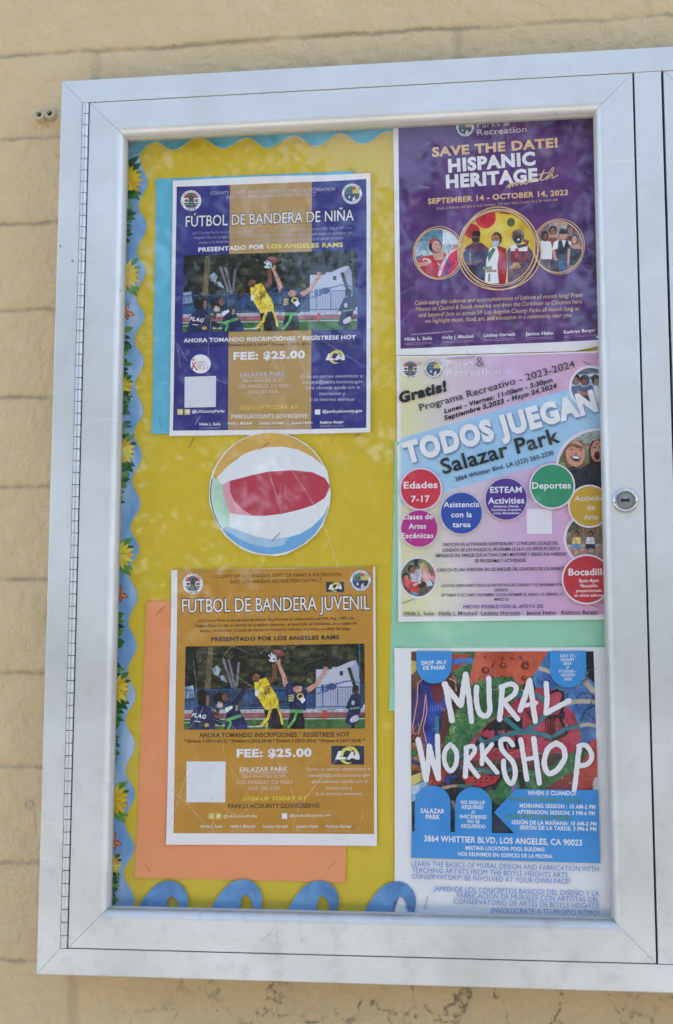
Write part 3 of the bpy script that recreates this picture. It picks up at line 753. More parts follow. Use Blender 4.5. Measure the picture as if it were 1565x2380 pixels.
def seal_cross(s, cx, cy, r):
    k = r/60.0; X = lambda x: cx+x*k; Y = lambda y: cy+y*k
    s.ell(cx, cy, r, r, INKW, n=48); ink = P(50,48,52)
    s.lay = s.lay0+2
    arc_text(s, 'COUNTY OF LOS ANGELES', cx, cy, r*.81, 205, 335, 8.5*k, ink); arc_text(s, 'CALIFORNIA', cx, cy, r*.95, 125, 55, 8*k, ink, True)
    for a in (160,172,184,8,-4,20,145,35): s.ell(cx+r*.88*math.cos(math.radians(a)), cy+r*.88*math.sin(math.radians(a)), 2.2*k, 2.2*k, ink, n=8, lay=s.lay)
    s.ell(cx, cy, 46*k, 46*k, P(70,66,66), n=40)
    cl = s.ell_pts(cx, cy, 46*k, 46*k, 0, 40); s.clip = cl
    s.rect(X(-46), Y(-46), X(-12), Y(-14), P(172,72,66)); s.rect(X(18), Y(-46), X(46), Y(-14), P(172,72,66))
    s.rect(X(-50), Y(-14), X(-12), Y(14), INKW); s.rect(X(14), Y(-14), X(50), Y(14), INKW)
    s.ell(X(-27), Y(1), 12*k, 9*k, P(96,94,86), n=12); s.rect(X(20), Y(-8), X(42), Y(9), P(112,110,98))
    s.rect(X(-40), Y(20), X(-14), Y(27), P(150,150,140)); s.rect(X(20), Y(20), X(38), Y(28), P(150,150,140))
    s.rect(X(-14), Y(-46), X(16), Y(46), P(64,78,96)); s.ell(X(1), Y(-28), 11*k, 13*k, P(120,140,110), n=16); s.ell(X(1), Y(-26), 7*k, 10*k, P(56,70,40), n=12)
    s.poly([(X(-9),Y(4)),(X(9),Y(4)),(X(12),Y(34)),(X(-8),Y(34))], P(128,122,96)); s.rect(X(-16), Y(38), X(18), Y(48), P(110,140,170)); s.clip = None
def seal_quarter(s, cx, cy, r, full=True):
    k = r/60.0; X = lambda x: cx+x*k; Y = lambda y: cy+y*k
    s.ell(cx, cy, r, r, P(70,72,96), n=48); s.ell(cx, cy, r*.965, r*.965, INKW, n=48); ink = P(40,48,84); s.lay = s.lay0+3
    arc_text(s, 'County of Los Angeles', cx, cy, r*.80, 200, 340, 8.5*k, ink); arc_text(s, 'Department of Parks & Recreation', cx, cy, r*.945, 172, 8, 8*k, ink, True)
    s.ell(cx, cy, 45*k, 45*k, P(62,84,120), n=40); cl = s.ell_pts(cx, cy, 44*k, 44*k, 0, 40); s.clip = cl
    s.rect(X(-46), Y(-46), X(0), Y(-10), P(96,132,140)); s.poly([(X(-30),Y(-8)),(X(-22),Y(-26)),(X(-14),Y(-10)),(X(-8),Y(-32)),(X(0),Y(-8))], P(70,110,70))
    s.rect(X(2), Y(-46), X(46), Y(-2), P(196,186,96)); s.ell(X(12), Y(-32), 10*k, 10*k, P(196,92,76), n=16)
    s.rect(X(-46), Y(-6), X(0), Y(-3), P(150,170,180)); s.rect(X(2), Y(-2), X(46), Y(46), P(54,62,84))
    s.poly([(X(-22),Y(22)),(X(-15),Y(6)),(X(-11),Y(26))], INKW); s.poly([(X(2),Y(42)),(X(6),Y(22)),(X(18),Y(12)),(X(16),Y(30)),(X(12),Y(42))], INKW)
    s.ell(X(22), Y(34), 4*k, 5*k, INKW, n=10); s.clip = None
def ram_logo(s, cx, cy, w, yel, box=None):
    """white slanted LA with a yellow horn sweeping through; drawn on a 880-wide grid"""
    k = w/880.0; X = lambda p: (cx+(p[0]-815)*k, cy+(p[1]-385)*k)
    if box: s.poly([X(p) for p in [(375,135),(1250,135),(1250,632),(375,632)]], box)
    yl = yel; wh = INKW
    horn = []
    for a in range(150, 332, 8): horn.append((870+262*math.cos(math.radians(a)), 405+262*math.sin(math.radians(a))))
    def arc(cx_, cy_, rx, ry, a0, a1, n=14): return [(cx_+rx*math.cos(math.radians(a0+(a1-a0)*i/n)), cy_+ry*math.sin(math.radians(a0+(a1-a0)*i/n))) for i in range(n+1)]
    s.poly([X(p) for p in arc(800,390,190,215,-40,-180) + arc(800,420,110,165,-180,-60)], yl)
    s.poly([X(p) for p in [(610,505),(725,505)] + [(770,555),(840,580),(920,575),(870,610),(790,620),(700,590),(640,545)]], yl)
    s.poly([X(p) for p in [(612,420),(700,420),(690,440),(612,520)]], yl)
    s.poly([X(p) for p in [(760,165),(820,145),(900,145),(990,175),(1060,235),(1100,310),(1010,330),(970,250),(900,190),(830,168)]], yl)
    s.poly([X(p) for p in [(570,270),(655,270),(610,435),(785,435),(750,497),(478,497)]], wh)
    s.poly([X(p) for p in [(778,497),(920,270),(985,320),(945,400),(1020,400),(1020,465),(900,465),(880,497)]], wh)
    s.poly([X(p) for p in [(1010,330),(1100,310),(1128,400),(1125,497),(1010,497),(1030,420)]], wh)

P_ = P
TREES = mottled('print_trees', [(14,17,14),(30,34,24),(52,54,36),(96,98,74)], 95, (1,1,1.2))
TREES2 = mottled('print_dusk_trees', [(16,16,15),(34,36,26),(62,64,40),(92,84,60)], 80, (.7,1,1.6))
GRASS = mottled('print_grass', [(48,84,44),(66,106,58),(80,122,66)], 140)
CONC = mottled('print_track', [(140,76,84),(160,92,98),(176,110,112)], 110)
def football(parent, d, corners, bd, lay0, F, dusk):
    """the flag-football photo, drawn on a 1565 x 782 grid"""
    (x0,y0),(x1,y1),(x2,y2),(x3,y3) = [F(*c) for c in corners]
    def Q(x, y):
        u = (x-25)/1497.0; v = (y-45)/690.0
        return ((x0*(1-u)+x1*u)*(1-v)+(x3*(1-u)+x2*u)*v, (y0*(1-u)+y1*u)*(1-v)+(y3*(1-u)+y2*u)*v)
    Q.k = 1
    PW = P_; P = PH; s = Sheet(d, Q, lay0=lay0, **bd)
    s.clip = [(25,45),(1522,45),(1522,735),(25,735)]
    s.rect(20,40,1530,740, TREES2 if dusk else TREES)
    s.poly([(30,60),(110,60),(150,420),(30,430)], P(30,30,30)); s.poly([(190,400),(215,55),(255,50),(238,400)], P(104,94,72)); s.poly([(420,100),(480,90),(470,300),(430,330)], P(32,32,32))
    for a, b in (((340,150),(420,390)), ((385,160),(445,400)), ((470,180),(455,380))): s.stroke([a,b], 20, P(120,114,124))
    rg = random.Random(9); FOL = [P(20,24,18), P(44,50,32), P(70,76,50), P(34,36,30), P(108,110,88), P(56,50,40)]
    for i in range(130): s.ell(rg.uniform(30,1515), rg.uniform(50,390), rg.uniform(8,34), rg.uniform(6,20), rg.choice(FOL[:4] if rg.random() < .86 else FOL), rot=rg.uniform(0,3), n=9, lay=s.lay0+1.2+i*.005)
    s.poly([(250,235),(290,205),(320,240),(300,295),(262,280)], P(146,164,176)); s.poly([(310,290),(345,290),(380,350),(330,330)], P(150,168,182))
    s.poly([(560,230),(700,270),(690,400),(540,400)], P(28,28,28)); s.poly([(1115,180),(1250,120),(1380,130),(1370,240),(1120,245)], P(32,34,30)); s.stroke([(1238,40),(1238,130)], 26, P(40,38,36))
    s.poly([(1115,250),(1250,250),(1250,232),(1300,232),(1300,262),(1410,255),(1410,185),(1450,180),(1475,240),(1480,340),(1480,570),(1115,570)], PW(190,192,208))
    s.poly([(1410,240),(1450,180),(1475,240),(1480,570),(1440,570)], PW(160,164,186))
    s.rect(1312,265,1342,303, P(60,62,76)); s.rect(1155,375,1185,430, P(96,110,150)); s.rect(1193,372,1215,430, P(96,110,150)); s.rect(1275,360,1293,385, P(120,130,160))
    s.poly([(1375,240),(1405,235),(1455,400),(1430,410)], P(58,52,50)); s.stroke([(1478,45),(1480,330)], 10, P(70,92,120)); s.stroke([(1492,240),(1500,400)], 26, P(54,52,56))
    s.poly([(25,380),(95,370),(110,470),(25,480)], P(150,170,190)); s.poly([(25,510),(110,490),(150,560),(25,570)], P(54,96,140)); s.poly([(700,430),(860,430),(880,500),(640,500)], P(84,84,82))
    for a, b in (((500,480),(640,470)), ((780,470),(860,460)), ((1040,500),(1110,500))): s.stroke([a,b], 70, P(46,72,104))
    bl = P(56,92,150)
    L0 = s.lay+1
    for i in range(0, 107): s.rect(30+i*14, 408, 30+i*14+(3.6 if i%9 else 9), 566, bl, lay=L0)
    s.bb.append((-9,9,-9,9,L0)); s.stroke([(20,408),(1525,396)], 8, bl); s.stroke([(20,558),(1525,556)], 9, bl)
    s.stroke([(760,400),(830,355),(900,345)], 8, bl); s.stroke([(1120,450),(1200,430),(1290,370),(1380,347),(1440,350),(1520,385)], 9, bl); s.ell(1248,392,38,28, P(60,76,120))
    s.rect(20,572,1530,604, P(178,176,186)); s.rect(20,602,1530,644, CONC); s.rect(20,640,1530,740, GRASS)
    s.stroke([(20,650),(1530,655)], 7, P(196,200,196)); s.stroke([(20,680),(120,672)], 6, P(196,200,196)); s.stroke([(150,700),(420,705),(660,716)], 8, P(196,200,196)); s.stroke([(560,718),(700,706)], 8, P(196,200,196))
    s.rect(1175,585,1203,656, P(190,58,50))
    nv = P(38,42,84, var=.2); nv2 = P(28,32,64, var=.2); dk = P(20,22,48); lt = P(70,78,128); hair = P(30,27,28); sk1 = P(142,98,82); sk2 = P(116,76,58); sk3 = P(198,150,130)
    # right-edge player
    s.stroke([(1420,470),(1390,530),(1375,575)], 28, nv2); s.poly([(1410,460),(1470,446),(1490,470),(1488,590),(1450,705),(1400,715),(1355,688),(1385,590)], nv); s.ell(1445,418,27,34, P(64,48,44)); s.ell(1445,398,25,17, hair); s.stroke([(1400,575),(1480,565)], 12, P(110,160,110)); s.stroke([(1408,720),(1430,735)], 40, P(30,28,32)); s.ell(1440,655,45,24, P(205,205,215), rot=-.5); s.stroke([(1470,640),(1522,625)], 30, P(100,62,58)); s.ell(1424,525,14,20, P(180,180,180)); s.ell(1520,560,14,20, P(200,200,205))
    # two players at the left
    s.cloth([(60,738),(92,590),(120,550),(185,530),(240,560),(275,620),(285,738)], nv, dk, lt, 16, 2); s.ell(170,470,52,66, hair); s.ell(216,492,14,44, sk1); s.stroke([(225,650),(300,665),(340,690)], 44, nv2); s.stroke([(250,590),(300,610),(300,560)], 36, P(80,60,60))
    s.text('FLAG', 84,628,205,650, 34, INKW, off=.03, shear=.25); s.stroke([(110,665),(160,672)], 6, INKW)
    s.ell(212,700,20,16, P(190,160,70))
    s.stroke([(430,540),(480,470),(530,395)], 56, nv2, 34); s.stroke([(515,420),(560,360)], 30, P(84,52,46)); s.cloth([(360,738),(372,600),(400,545),(450,520),(490,600),(548,690),(548,738)], nv, dk, lt, 16, 3)
    s.ell(318,480,56,50, hair); s.ell(358,474,24,34, sk2); s.ell(318,538,26,20, P(198,170,160)); [s.stroke([(318,535),(318+30*math.cos(a), 535+32*math.sin(a))], 8, P(198,170,160)) for a in (-2.2,-1.7,-.9,-.3,.2)]
    s.poly([(360,560),(420,540),(425,560),(385,590),(372,600)], INKW); [s.stroke([(448,548+i*16),(470,540+i*16)], 7, P(214,200,110)) for i in range(3)]
    s.stroke([(372,660),(440,640),(498,622)], 24, P(100,168,92)); s.stroke([(400,655),(410,690),(388,735)], 20, P(100,168,92)); s.stroke([(470,720),(548,708)], 30, P(48,58,120))
    # jumper in yellow
    s.cloth([(682,570),(800,548),(826,640),(842,738),(735,738),(700,650)], P(36,33,38), P(18,17,20), P(70,66,74), 14, 6); s.stroke([(715,350),(768,310),(770,250),(762,200)], 50, sk2, 30)
    s.cloth([(600,352),(650,325),(702,310),(716,352),(742,392),(782,450),(804,505),(805,540),(760,560),(692,576),(675,545),(648,500),(612,440)], P(232,200,44), P(168,132,28), P(248,226,96), 26, 4)
    s.ell(592,292,34,36, hair); s.ell(618,312,32,34, P(124,80,60)); s.stroke([(600,335),(640,340)], 16, P(84,52,40)); s.stroke([(622,292),(640,300)], 9, P(168,118,94)); s.stroke([(632,318),(646,322)], 6, P(70,34,30)); s.stroke([(612,303),(622,305)], 5, hair)
    [s.stroke([(682,418+i*18),(708,402+i*18),(735,404+i*18)], 8, P(44,42,50)) for i in range(-1,3)]; s.ell(622,440,14,26, INKW)
    s.stroke([(742,562),(715,650),(655,714)], 24, P(226,196,60)); s.stroke([(800,560),(825,630),(838,700)], 18, P(226,196,60)); s.stroke([(712,680),(705,735)], 14, P(214,184,60)); s.stroke([(690,572),(805,552)], 14, P(226,206,90))
    # jumper in navy
    s.stroke([(868,385),(846,300),(800,195)], 44, sk3, 24); s.cloth([(862,372),(890,350),(945,358),(1045,420),(1025,470),(1022,520),(1032,585),(902,592),(888,500),(885,430)], nv, dk, lt, 18, 5)
    s.stroke([(1042,424),(1120,372),(1170,300),(1186,262)], 42, sk3, 22); s.ell(1188,272,18,26, sk3); [s.stroke([(1190,265),(1190+34*math.cos(a),262+36*math.sin(a))], 9, sk3) for a in (-1.9,-1.4,-.9,-.2)]
    s.ell(962,405,38,34, sk3); s.poly([(920,372),(950,352),(1000,360),(1012,392),(985,385),(950,380),(930,400)], hair); s.stroke([(958,404),(975,402)], 5, hair); s.stroke([(985,412),(998,408)], 5, hair); s.stroke([(965,428),(982,428)], 5, P(150,80,80)); s.stroke([(936,400),(944,432)], 9, P(160,112,94)); s.stroke([(972,398),(976,416)], 5, P(224,180,160))
    [s.stroke([(888,462+i*15),(930,456+i*15)], 8, P(224,210,140)) for i in range(4)]; s.ring(985,470,30,28,12, P(222,196,80)); s.poly([(975,490),(1010,470),(1030,500),(1000,530)], INKW)
    s.cloth([(905,600),(1005,598),(1022,660),(1020,738),(890,738),(884,670)], P(32,30,36), P(18,17,20), P(66,62,70), 12, 7); s.stroke([(900,588),(1012,592)], 26, P(104,172,100)); s.stroke([(958,592),(936,660),(885,728)], 20, P(104,172,100))
    # gloves and ball
    s.ell(760,158,26,26, P(206,212,222)); [s.stroke([(760,155),(760+48*math.cos(a),150+46*math.sin(a))], 13, P(206,212,222)) for a in (-2.6,-2.0,-1.5,-1.0)]; s.stroke([(740,180),(722,165)], 12, P(206,212,222)); s.poly([(752,160),(775,150),(770,175)], P(70,80,100))
    s.ell(800,188,20,18, sk3); [s.stroke([(800,186),(800+28*math.cos(a),182+28*math.sin(a))], 8, sk3) for a in (-2.5,-1.2,-.7)]
    s.ell(800,108,52,27, P(122,70,64), rot=.25); s.ell(788,96,34,10, P(150,98,90), rot=.2)
    return s.build('photo', parent)

# --- navy and gold flyer
def flyer_navy():
    bd = dict(bend=.0020, ph=.4, curl=[(403,421,.0015),(862,404,.0022),(862,1006,.0026),(395,1014,.0012)]); d = .0266
    s = Sheet(d, ID, **bd); s.poly([(403,421),(520,414),(640,409),(760,407),(862,404),(862,1006),(395,1014)], WHITE, 0)
    s.poly([ZA(337,127),ZA(560,119),ZA(1411,85),ZBf(1393,777),ZBf(167,793)], NAVY, 1)
    s.poly([ZA(638,115),ZA(1101,97),ZBf(1041,782),ZBf(515,789)], GOLD, 2)
    root = tag(s.build('flyer'), 'navy and gold girls flag football flyer with a fee of 25 dollars, pinned upper left', 'flyer', 'letter size flyers')
    A4 = [ZA(377,517), ZA(1358,482), ZBf(1334,150), ZBf(229,172)]
    football(root, d, A4, bd, 4, ID, False)
    s = Sheet(d, ZA, lay0=4, **bd)
    s.outlined('FÚTBOL DE BANDERA DE NIÑA', 388,354,1338,316, 60, INKW, P(48,40,58), off=.004, oo=.050); s.build('title', root)
    s = Sheet(d, ZA, lay0=4, **bd); L = 5
    s.text('COUNTY OF LOS ANGELES DEPT. OF PARKS & RECREATION', 527,172,1232,147, 18, LIL, lay=L); s.text('EAST LOS ANGELES RECREATION DISTRICT', 620,194,1124,175, 18, LIL, lay=L)
    s.flush('department_text', root)
    s.text("¡LA County Parks se enorgullece de ofrecer Girls' Flag Football en colaboración con NFL Flag y NFL Los", 427,396,1327,362, 14, P(170,162,186), lay=L)
    s.text('Angeles Rams! La liga se centrará en el espíritu deportivo, el desarrollo de habilidades, el concepto de', 435,423,1325,391, 14, P(170,162,186), lay=L)
    s.text('equipo y la diversión. La cuota de inscripción incluirá el uniforme, el premio y el oficial del juego.', 463,449,1285,420, 14, P(170,162,186), lay=L)
    s.flush('body_text', root); s.text('PRESENTADO POR', 460,497,832,477, 25, INKW, off=.035, lay=L); s.text('LOS ANGELES RAMS', 848,476,1276,466, 26, YEG, off=.035, lay=L)
    s.flush('heading_text', root); s.F = ZBf
    s.text('AHORA TOMANDO INSCRIPCIONES * REGÍSTRESE HOY', 235,235,1326,212, 26, INKW, off=.03, lay=L)
    s.text('* Division 3 (2011-2012) * Division 4 (2013-2014) * Division 5 (2015-2016) * Division 6 (2017-2018) *', 230,263,1335,245, 16, P(36,32,44), off=.02, lay=L)
    s.text('FEE: $25.00', 550,346,1003,334, 50, INKW, off=.045, lay=L)
    s.flush('fee_text', root)
    s.text('SALAZAR PARK', 592,450,879,443, 25, LIL, off=.012, lay=L); s.stroke([(588,458),(885,451)], 2.2, LIL, lay=L)
    for q in [('3864 WHITIER BLVD',605,487,868,482),('LOS ANGELES, CA 90023',580,523,911,516),('(323) 260-2330',647,557,834,553)]: s.text(*q, 21, P(206,196,196), lay=L)
    s.flush('address_text', root)
    for q in [('Envíe un correo electrónico a:',977,459,1372,455),('comana@parks.lacounty.gov',985,495,1368,491),('para obtener ayuda con la',1008,531,1353,527),('inscripción y',1095,567,1258,566),('si te interesa entrenar',1033,604,1321,603)]: s.text(*q, 21, LIL, off=.006, lay=L)
    s.flush('email_text', root)
    s.text('SIGN-UP TODAY AT', 593,660,957,655, 26, P(222,190,70), off=.03, lay=L); s.text('PARKS.LACOUNTY.GOV/RESERVE/', 537,715,1025,711, 26, INKW, off=.012, lay=L)
    s.flush('sign_up_text', root)
    s.text('@LACountyParks', 287,680,493,676, 18, INKW, off=.025, lay=L); s.flush('handle_text', root); s.text('@parks.lacounty.gov', 1113,679,1367,676, 18, INKW, off=.025, lay=L); s.flush('handle_text', root)
    for nm, x0, y0, x1, y1 in zip(NAMES, (335,515,715,915,1099), (760,754,752,751,748), (467,667,867,1049,1249), (758,752,750,748,745)):
        s.text(nm, x0,y0,x1,y1, 17, INKW, off=.025, lay=L)
        for dy in (13,21): s.stroke([(x0,y0+dy),(x1,y1+dy)], 1.6, P(180,170,196), lay=L)
        s.flush('name_text', root)
    s = Sheet(d, ZA, lay0=4, **bd); seal_cross(s, 418,205, 58); s.build('county_seal', root)
    s = Sheet(d, ZA, lay0=4, **bd); seal_quarter(s, 1329,167, 59); s.build('parks_seal', root)
    s = Sheet(d, ZBf, lay0=4, **bd); ram_logo(s, 1197, 325, 165, P(236,216,96)); s.build('team_logo', root)
    s = Sheet(d, ZBf, lay0=4, **bd); s.ell(342,370,64,60, INKW); RD = P(178,44,60)
    s.ell(297,345,7,7, RD); s.stroke([(290,362),(300,375),(312,360)], 8, RD); s.stroke([(297,375),(294,392),(286,408)], 8, RD); s.stroke([(297,375),(312,395),(318,410)], 7, RD)
    s.text('WHERE', 322,366,374,364, 13, P(140,130,150), off=.01); s.text('KIDS', 322,384,362,383, 13, P(150,110,130), off=.01); s.text('PLAY', 325,407,396,404, 20, P(190,150,166), off=.01); s.ell(374,378,4,4, RD)
    s.build('round_logo', root)
    s = Sheet(d, ZBf, lay0=4, **bd); s.poly([(241,452),(440,446),(438,642),(240,647)], P(214,214,222, var=.05)); s.build('blank_code_square', root)
    s = Sheet(d, ZBf, lay0=4, **bd)
    s.rect(195,656,231,691, P(220,200,130)); s.ring(213,674,11,11,3, INKW); s.flush('icon', root); s.rect(240,656,276,691, P(220,200,130)); s.ell(258,674,9,8, INKW); s.stroke([(266,670),(274,664)], 5, INKW); s.flush('icon', root); s.rect(1066,658,1099,690, INKW); s.flush('icon', root)
flyer_navy()

# --- gold flyer
def flyer_gold():
    bd = dict(bend=.0020, ph=2.2, curl=[(400,1326,.0022),(873,1318,.0016),(877,1966,.0012),(388,1963,.0024)]); d = .0266
    s = Sheet(d, ID, **bd); s.poly([(400,1326),(640,1321),(873,1318),(877,1966),(388,1963)], WHITE, 0)
    s.poly([ZC(288,69),ZC(1444,50),ZD(1450,672),ZD(264,667)], AMBER, 1)
    root = tag(s.build('flyer'), 'gold youth flag football flyer with black lettering, pinned lower left', 'flyer', 'letter size flyers')
    football(root, d, [ZC(335,520),ZC(1393,503),ZC(1395,1004),ZC(327,1011)], bd, 4, ID, True)
    s = Sheet(d, ZC, lay0=4, **bd); s.outlined('FUTBOL DE BANDERA JUVENIL', 314,320,1425,301, 80, INKW, P(48,36,26), off=.002, oo=.048); s.build('title', root)
    s = Sheet(d, ZC, lay0=4, **bd); L = 5; BK = P(58,44,24); B2 = P(40,36,40)
    s.text('COUNTY OF LOS ANGELES DEPT. OF PARKS & RECREATION', 498,117,1255,103, 20, BK, lay=L); s.text('EAST LOS ANGELES RECREATION DISTRICT', 600,148,1140,138, 20, BK, lay=L)
    s.flush('department_text', root)
    s.text('¡LA County Parks se enorgullece de ofrecer Flag Football en colaboración con NFL Flag y NFL Los', 407,375,1329,359, 16, B2, off=.008, lay=L)
    s.text('Angeles Rams! La liga se centrará en el espíritu deportivo, el desarrollo de habilidades, el concepto de', 390,405,1345,390, 16, B2, off=.008, lay=L)
    s.text('equipo y la diversión. La cuota de inscripción incluirá el uniforme, el premio y el oficial del juego.', 420,434,1312,421, 16, B2, off=.008, lay=L)
    s.flush('body_text', root); s.text('PRESENTADO POR LOS ANGELES RAMS', 487,490,1243,478, 25, P(40,42,56), off=.04, lay=L)
    s.flush('heading_text', root); s.F = ZD
    s.text('AHORA TOMANDO INSCRIPCIONES * REGÍSTRESE HOY', 415,102,1304,97, 28, P(74,52,26), off=.025, lay=L)
    s.text('* Division 3 (2011-2012) * Division 4 (2013-2014) * Division 5 (2015-2016) * Division 6 (2017-2018) *', 327,132,1393,129, 19, P(44,32,20), off=.02, lay=L)
    s.text('FEE: $25.00', 637,220,1080,216, 50, INKW, off=.045, lay=L)
    s.flush('fee_text', root)
    s.text('SALAZAR PARK', 653,305,937,301, 27, P(232,218,216), off=.015, lay=L); s.stroke([(650,313),(945,309)], 2.4, P(232,218,216), lay=L)
    for q in [('3864 WHITIER BLVD',665,342,925,340),('LOS ANGELES, CA 90023',640,377,966,375),('(323) 260-2330',705,411,890,411)]: s.text(*q, 21, P(222,196,178), lay=L)
    s.flush('address_text', root)
    for q in [('Envíe un correo electrónico a:',1053,298,1430,296),('comana@parks.lacounty.gov',1059,335,1427,332),('para obtener ayuda con la',1081,371,1413,369),('inscripción y',1165,409,1322,409),('si te interesa entrenar',1105,444,1381,443)]: s.text(*q, 20, P(226,202,186), off=.004, lay=L)
    s.flush('email_text', root)
    s.text('SIGN-UP TODAY AT', 673,476,1050,473, 25, P(230,198,60), off=.03, lay=L); s.text('PARKS.LACOUNTY.GOV/RESERVE/', 587,521,1130,518, 27, P(44,34,24), off=.012, lay=L)
    s.flush('sign_up_text', root)
    s.text('@LACountyParks', 557,575,757,573, 17, P(236,214,186), off=.02, lay=L); s.flush('handle_text', root); s.text('@parks.lacounty.gov', 949,571,1196,568, 17, P(236,214,186), off=.02, lay=L)
    s.flush('handle_text', root)
    for nm, x0, x1 in zip(NAMES, (425,600,792,988,1165), (552,745,940,1118,1315)):
        s.text(nm, x0,635,x1,635, 17, P(238,226,214), off=.02, lay=L)
        for dy in (13,20): s.stroke([(x0,635+dy),(x1,636+dy)], 1.6, P(222,180,120), lay=L)
        s.flush('name_text', root)
    s = Sheet(d, ZC, lay0=4, **bd); seal_cross(s, 378,150, 60); s.build('county_seal', root)
    s = Sheet(d, ZC, lay0=4, **bd); seal_quarter(s, 1369,131, 64); s.build('parks_seal', root)
    s = Sheet(d, ZC, lay0=4, **bd); ram_logo(s, 1220, 168, 107, P(222,206,96), P(44,48,66)); s.build('team_logo', root)
    s = Sheet(d, ZD, lay0=4, **bd); ram_logo(s, 1293, 207, 196, P(230,214,96), P(40,44,64)); s.build('team_logo', root)
    s = Sheet(d, ZD, lay0=4, **bd); s.poly([(341,243),(572,243),(570,485),(340,484)], P(222,222,228, var=.05)); s.build('blank_code_square', root)
    s = Sheet(d, ZD, lay0=4, **bd)
    s.rect(471,549,504,584, P(226,196,84)); s.ring(487,566,10,10,2.6, INKW); s.flush('icon', root); s.rect(513,549,546,584, P(226,196,84)); s.ell(529,567,8,7, INKW); s.stroke([(536,563),(543,557)], 4, INKW); s.flush('icon', root); s.rect(904,549,935,583, INKW); s.flush('icon', root)
flyer_gold()

# --- beach ball cutout
def ball():
    bd = dict(bend=.0005, ph=1.2); d = .0258
    s = Sheet(d, ZP, **bd); random.seed(4)
    s.poly([(757+(492+random.uniform(-6,6))*math.cos(a), 567+(502+random.uniform(-6,6))*math.sin(a)) for a in (2*math.pi*i/34 for i in range(34))], P(244,238,222, var=.03), 0)
    root = tag(s.build('paper_cutout'), 'round striped beach ball paper cutout stapled between the two football flyers', 'cutout')
    s = Sheet(d, ZP, lay0=0, **bd)
    s.ell(757,566,481,490, P(212,168,84), n=64)
    c = lambda a0, a1, n=16: [(757+480*math.cos(math.radians(a0+(a1-a0)*i/n)), 566+489*math.sin(math.radians(a0+(a1-a0)*i/n))) for i in range(n+1)]
    W1 = P(226,230,238, var=.03)
    upper = [(430,465),(600,420),(750,388),(950,378),(1100,395),(1200,440),(1240,505)]
    lower = [(435,722),(520,738),(617,745),(720,745),(850,730),(1000,695),(1110,658),(1200,600),(1238,520)]
    s.poly([(325,440),(420,340),(560,240),(700,195),(850,187),(980,210),(1100,270),(1190,345),(1222,420),(1240,505)] + upper[::-1][1:] + [(372,495),(340,465)], W1, 2)
    s.poly(c(0, 145) + [(385,855),(418,830)] + lower[::-1][0:1], P(112,168,214), 2)
    s.poly(c(196, 144) + [(418,830),(422,770),(435,722),(400,640),(378,560),(372,495)], mottled('ball_green', [(160,205,170),(190,220,198),(206,228,214)], 20), 3)
    s.stroke(c(194, 145), 8, P(60,110,96), lay=4, cap=False)
    s.poly([(385,855),(418,830),(520,870),(650,915),(780,935),(900,930),(860,985),(740,1002),(600,972),(480,915)], P(166,198,226), 3)
    s.poly(lower + [(1246,570),(1236,640),(1190,740),(1100,830),(1000,890),(880,925),(780,935),(650,915),(520,870),(418,830),(422,770)], W1, 4)
    s.poly(upper + [(1200,600),(1110,658),(1000,695),(850,730),(720,745),(617,745),(540,700),(470,630),(435,550)], P(184,62,80, var=.06), 5)
    s.poly([(372,495),(430,465),(435,550),(470,630),(540,700),(617,745),(520,738),(435,722),(400,640),(378,560)], P(222,158,168), 5)
    s.build('printed_panels', root)
ball()

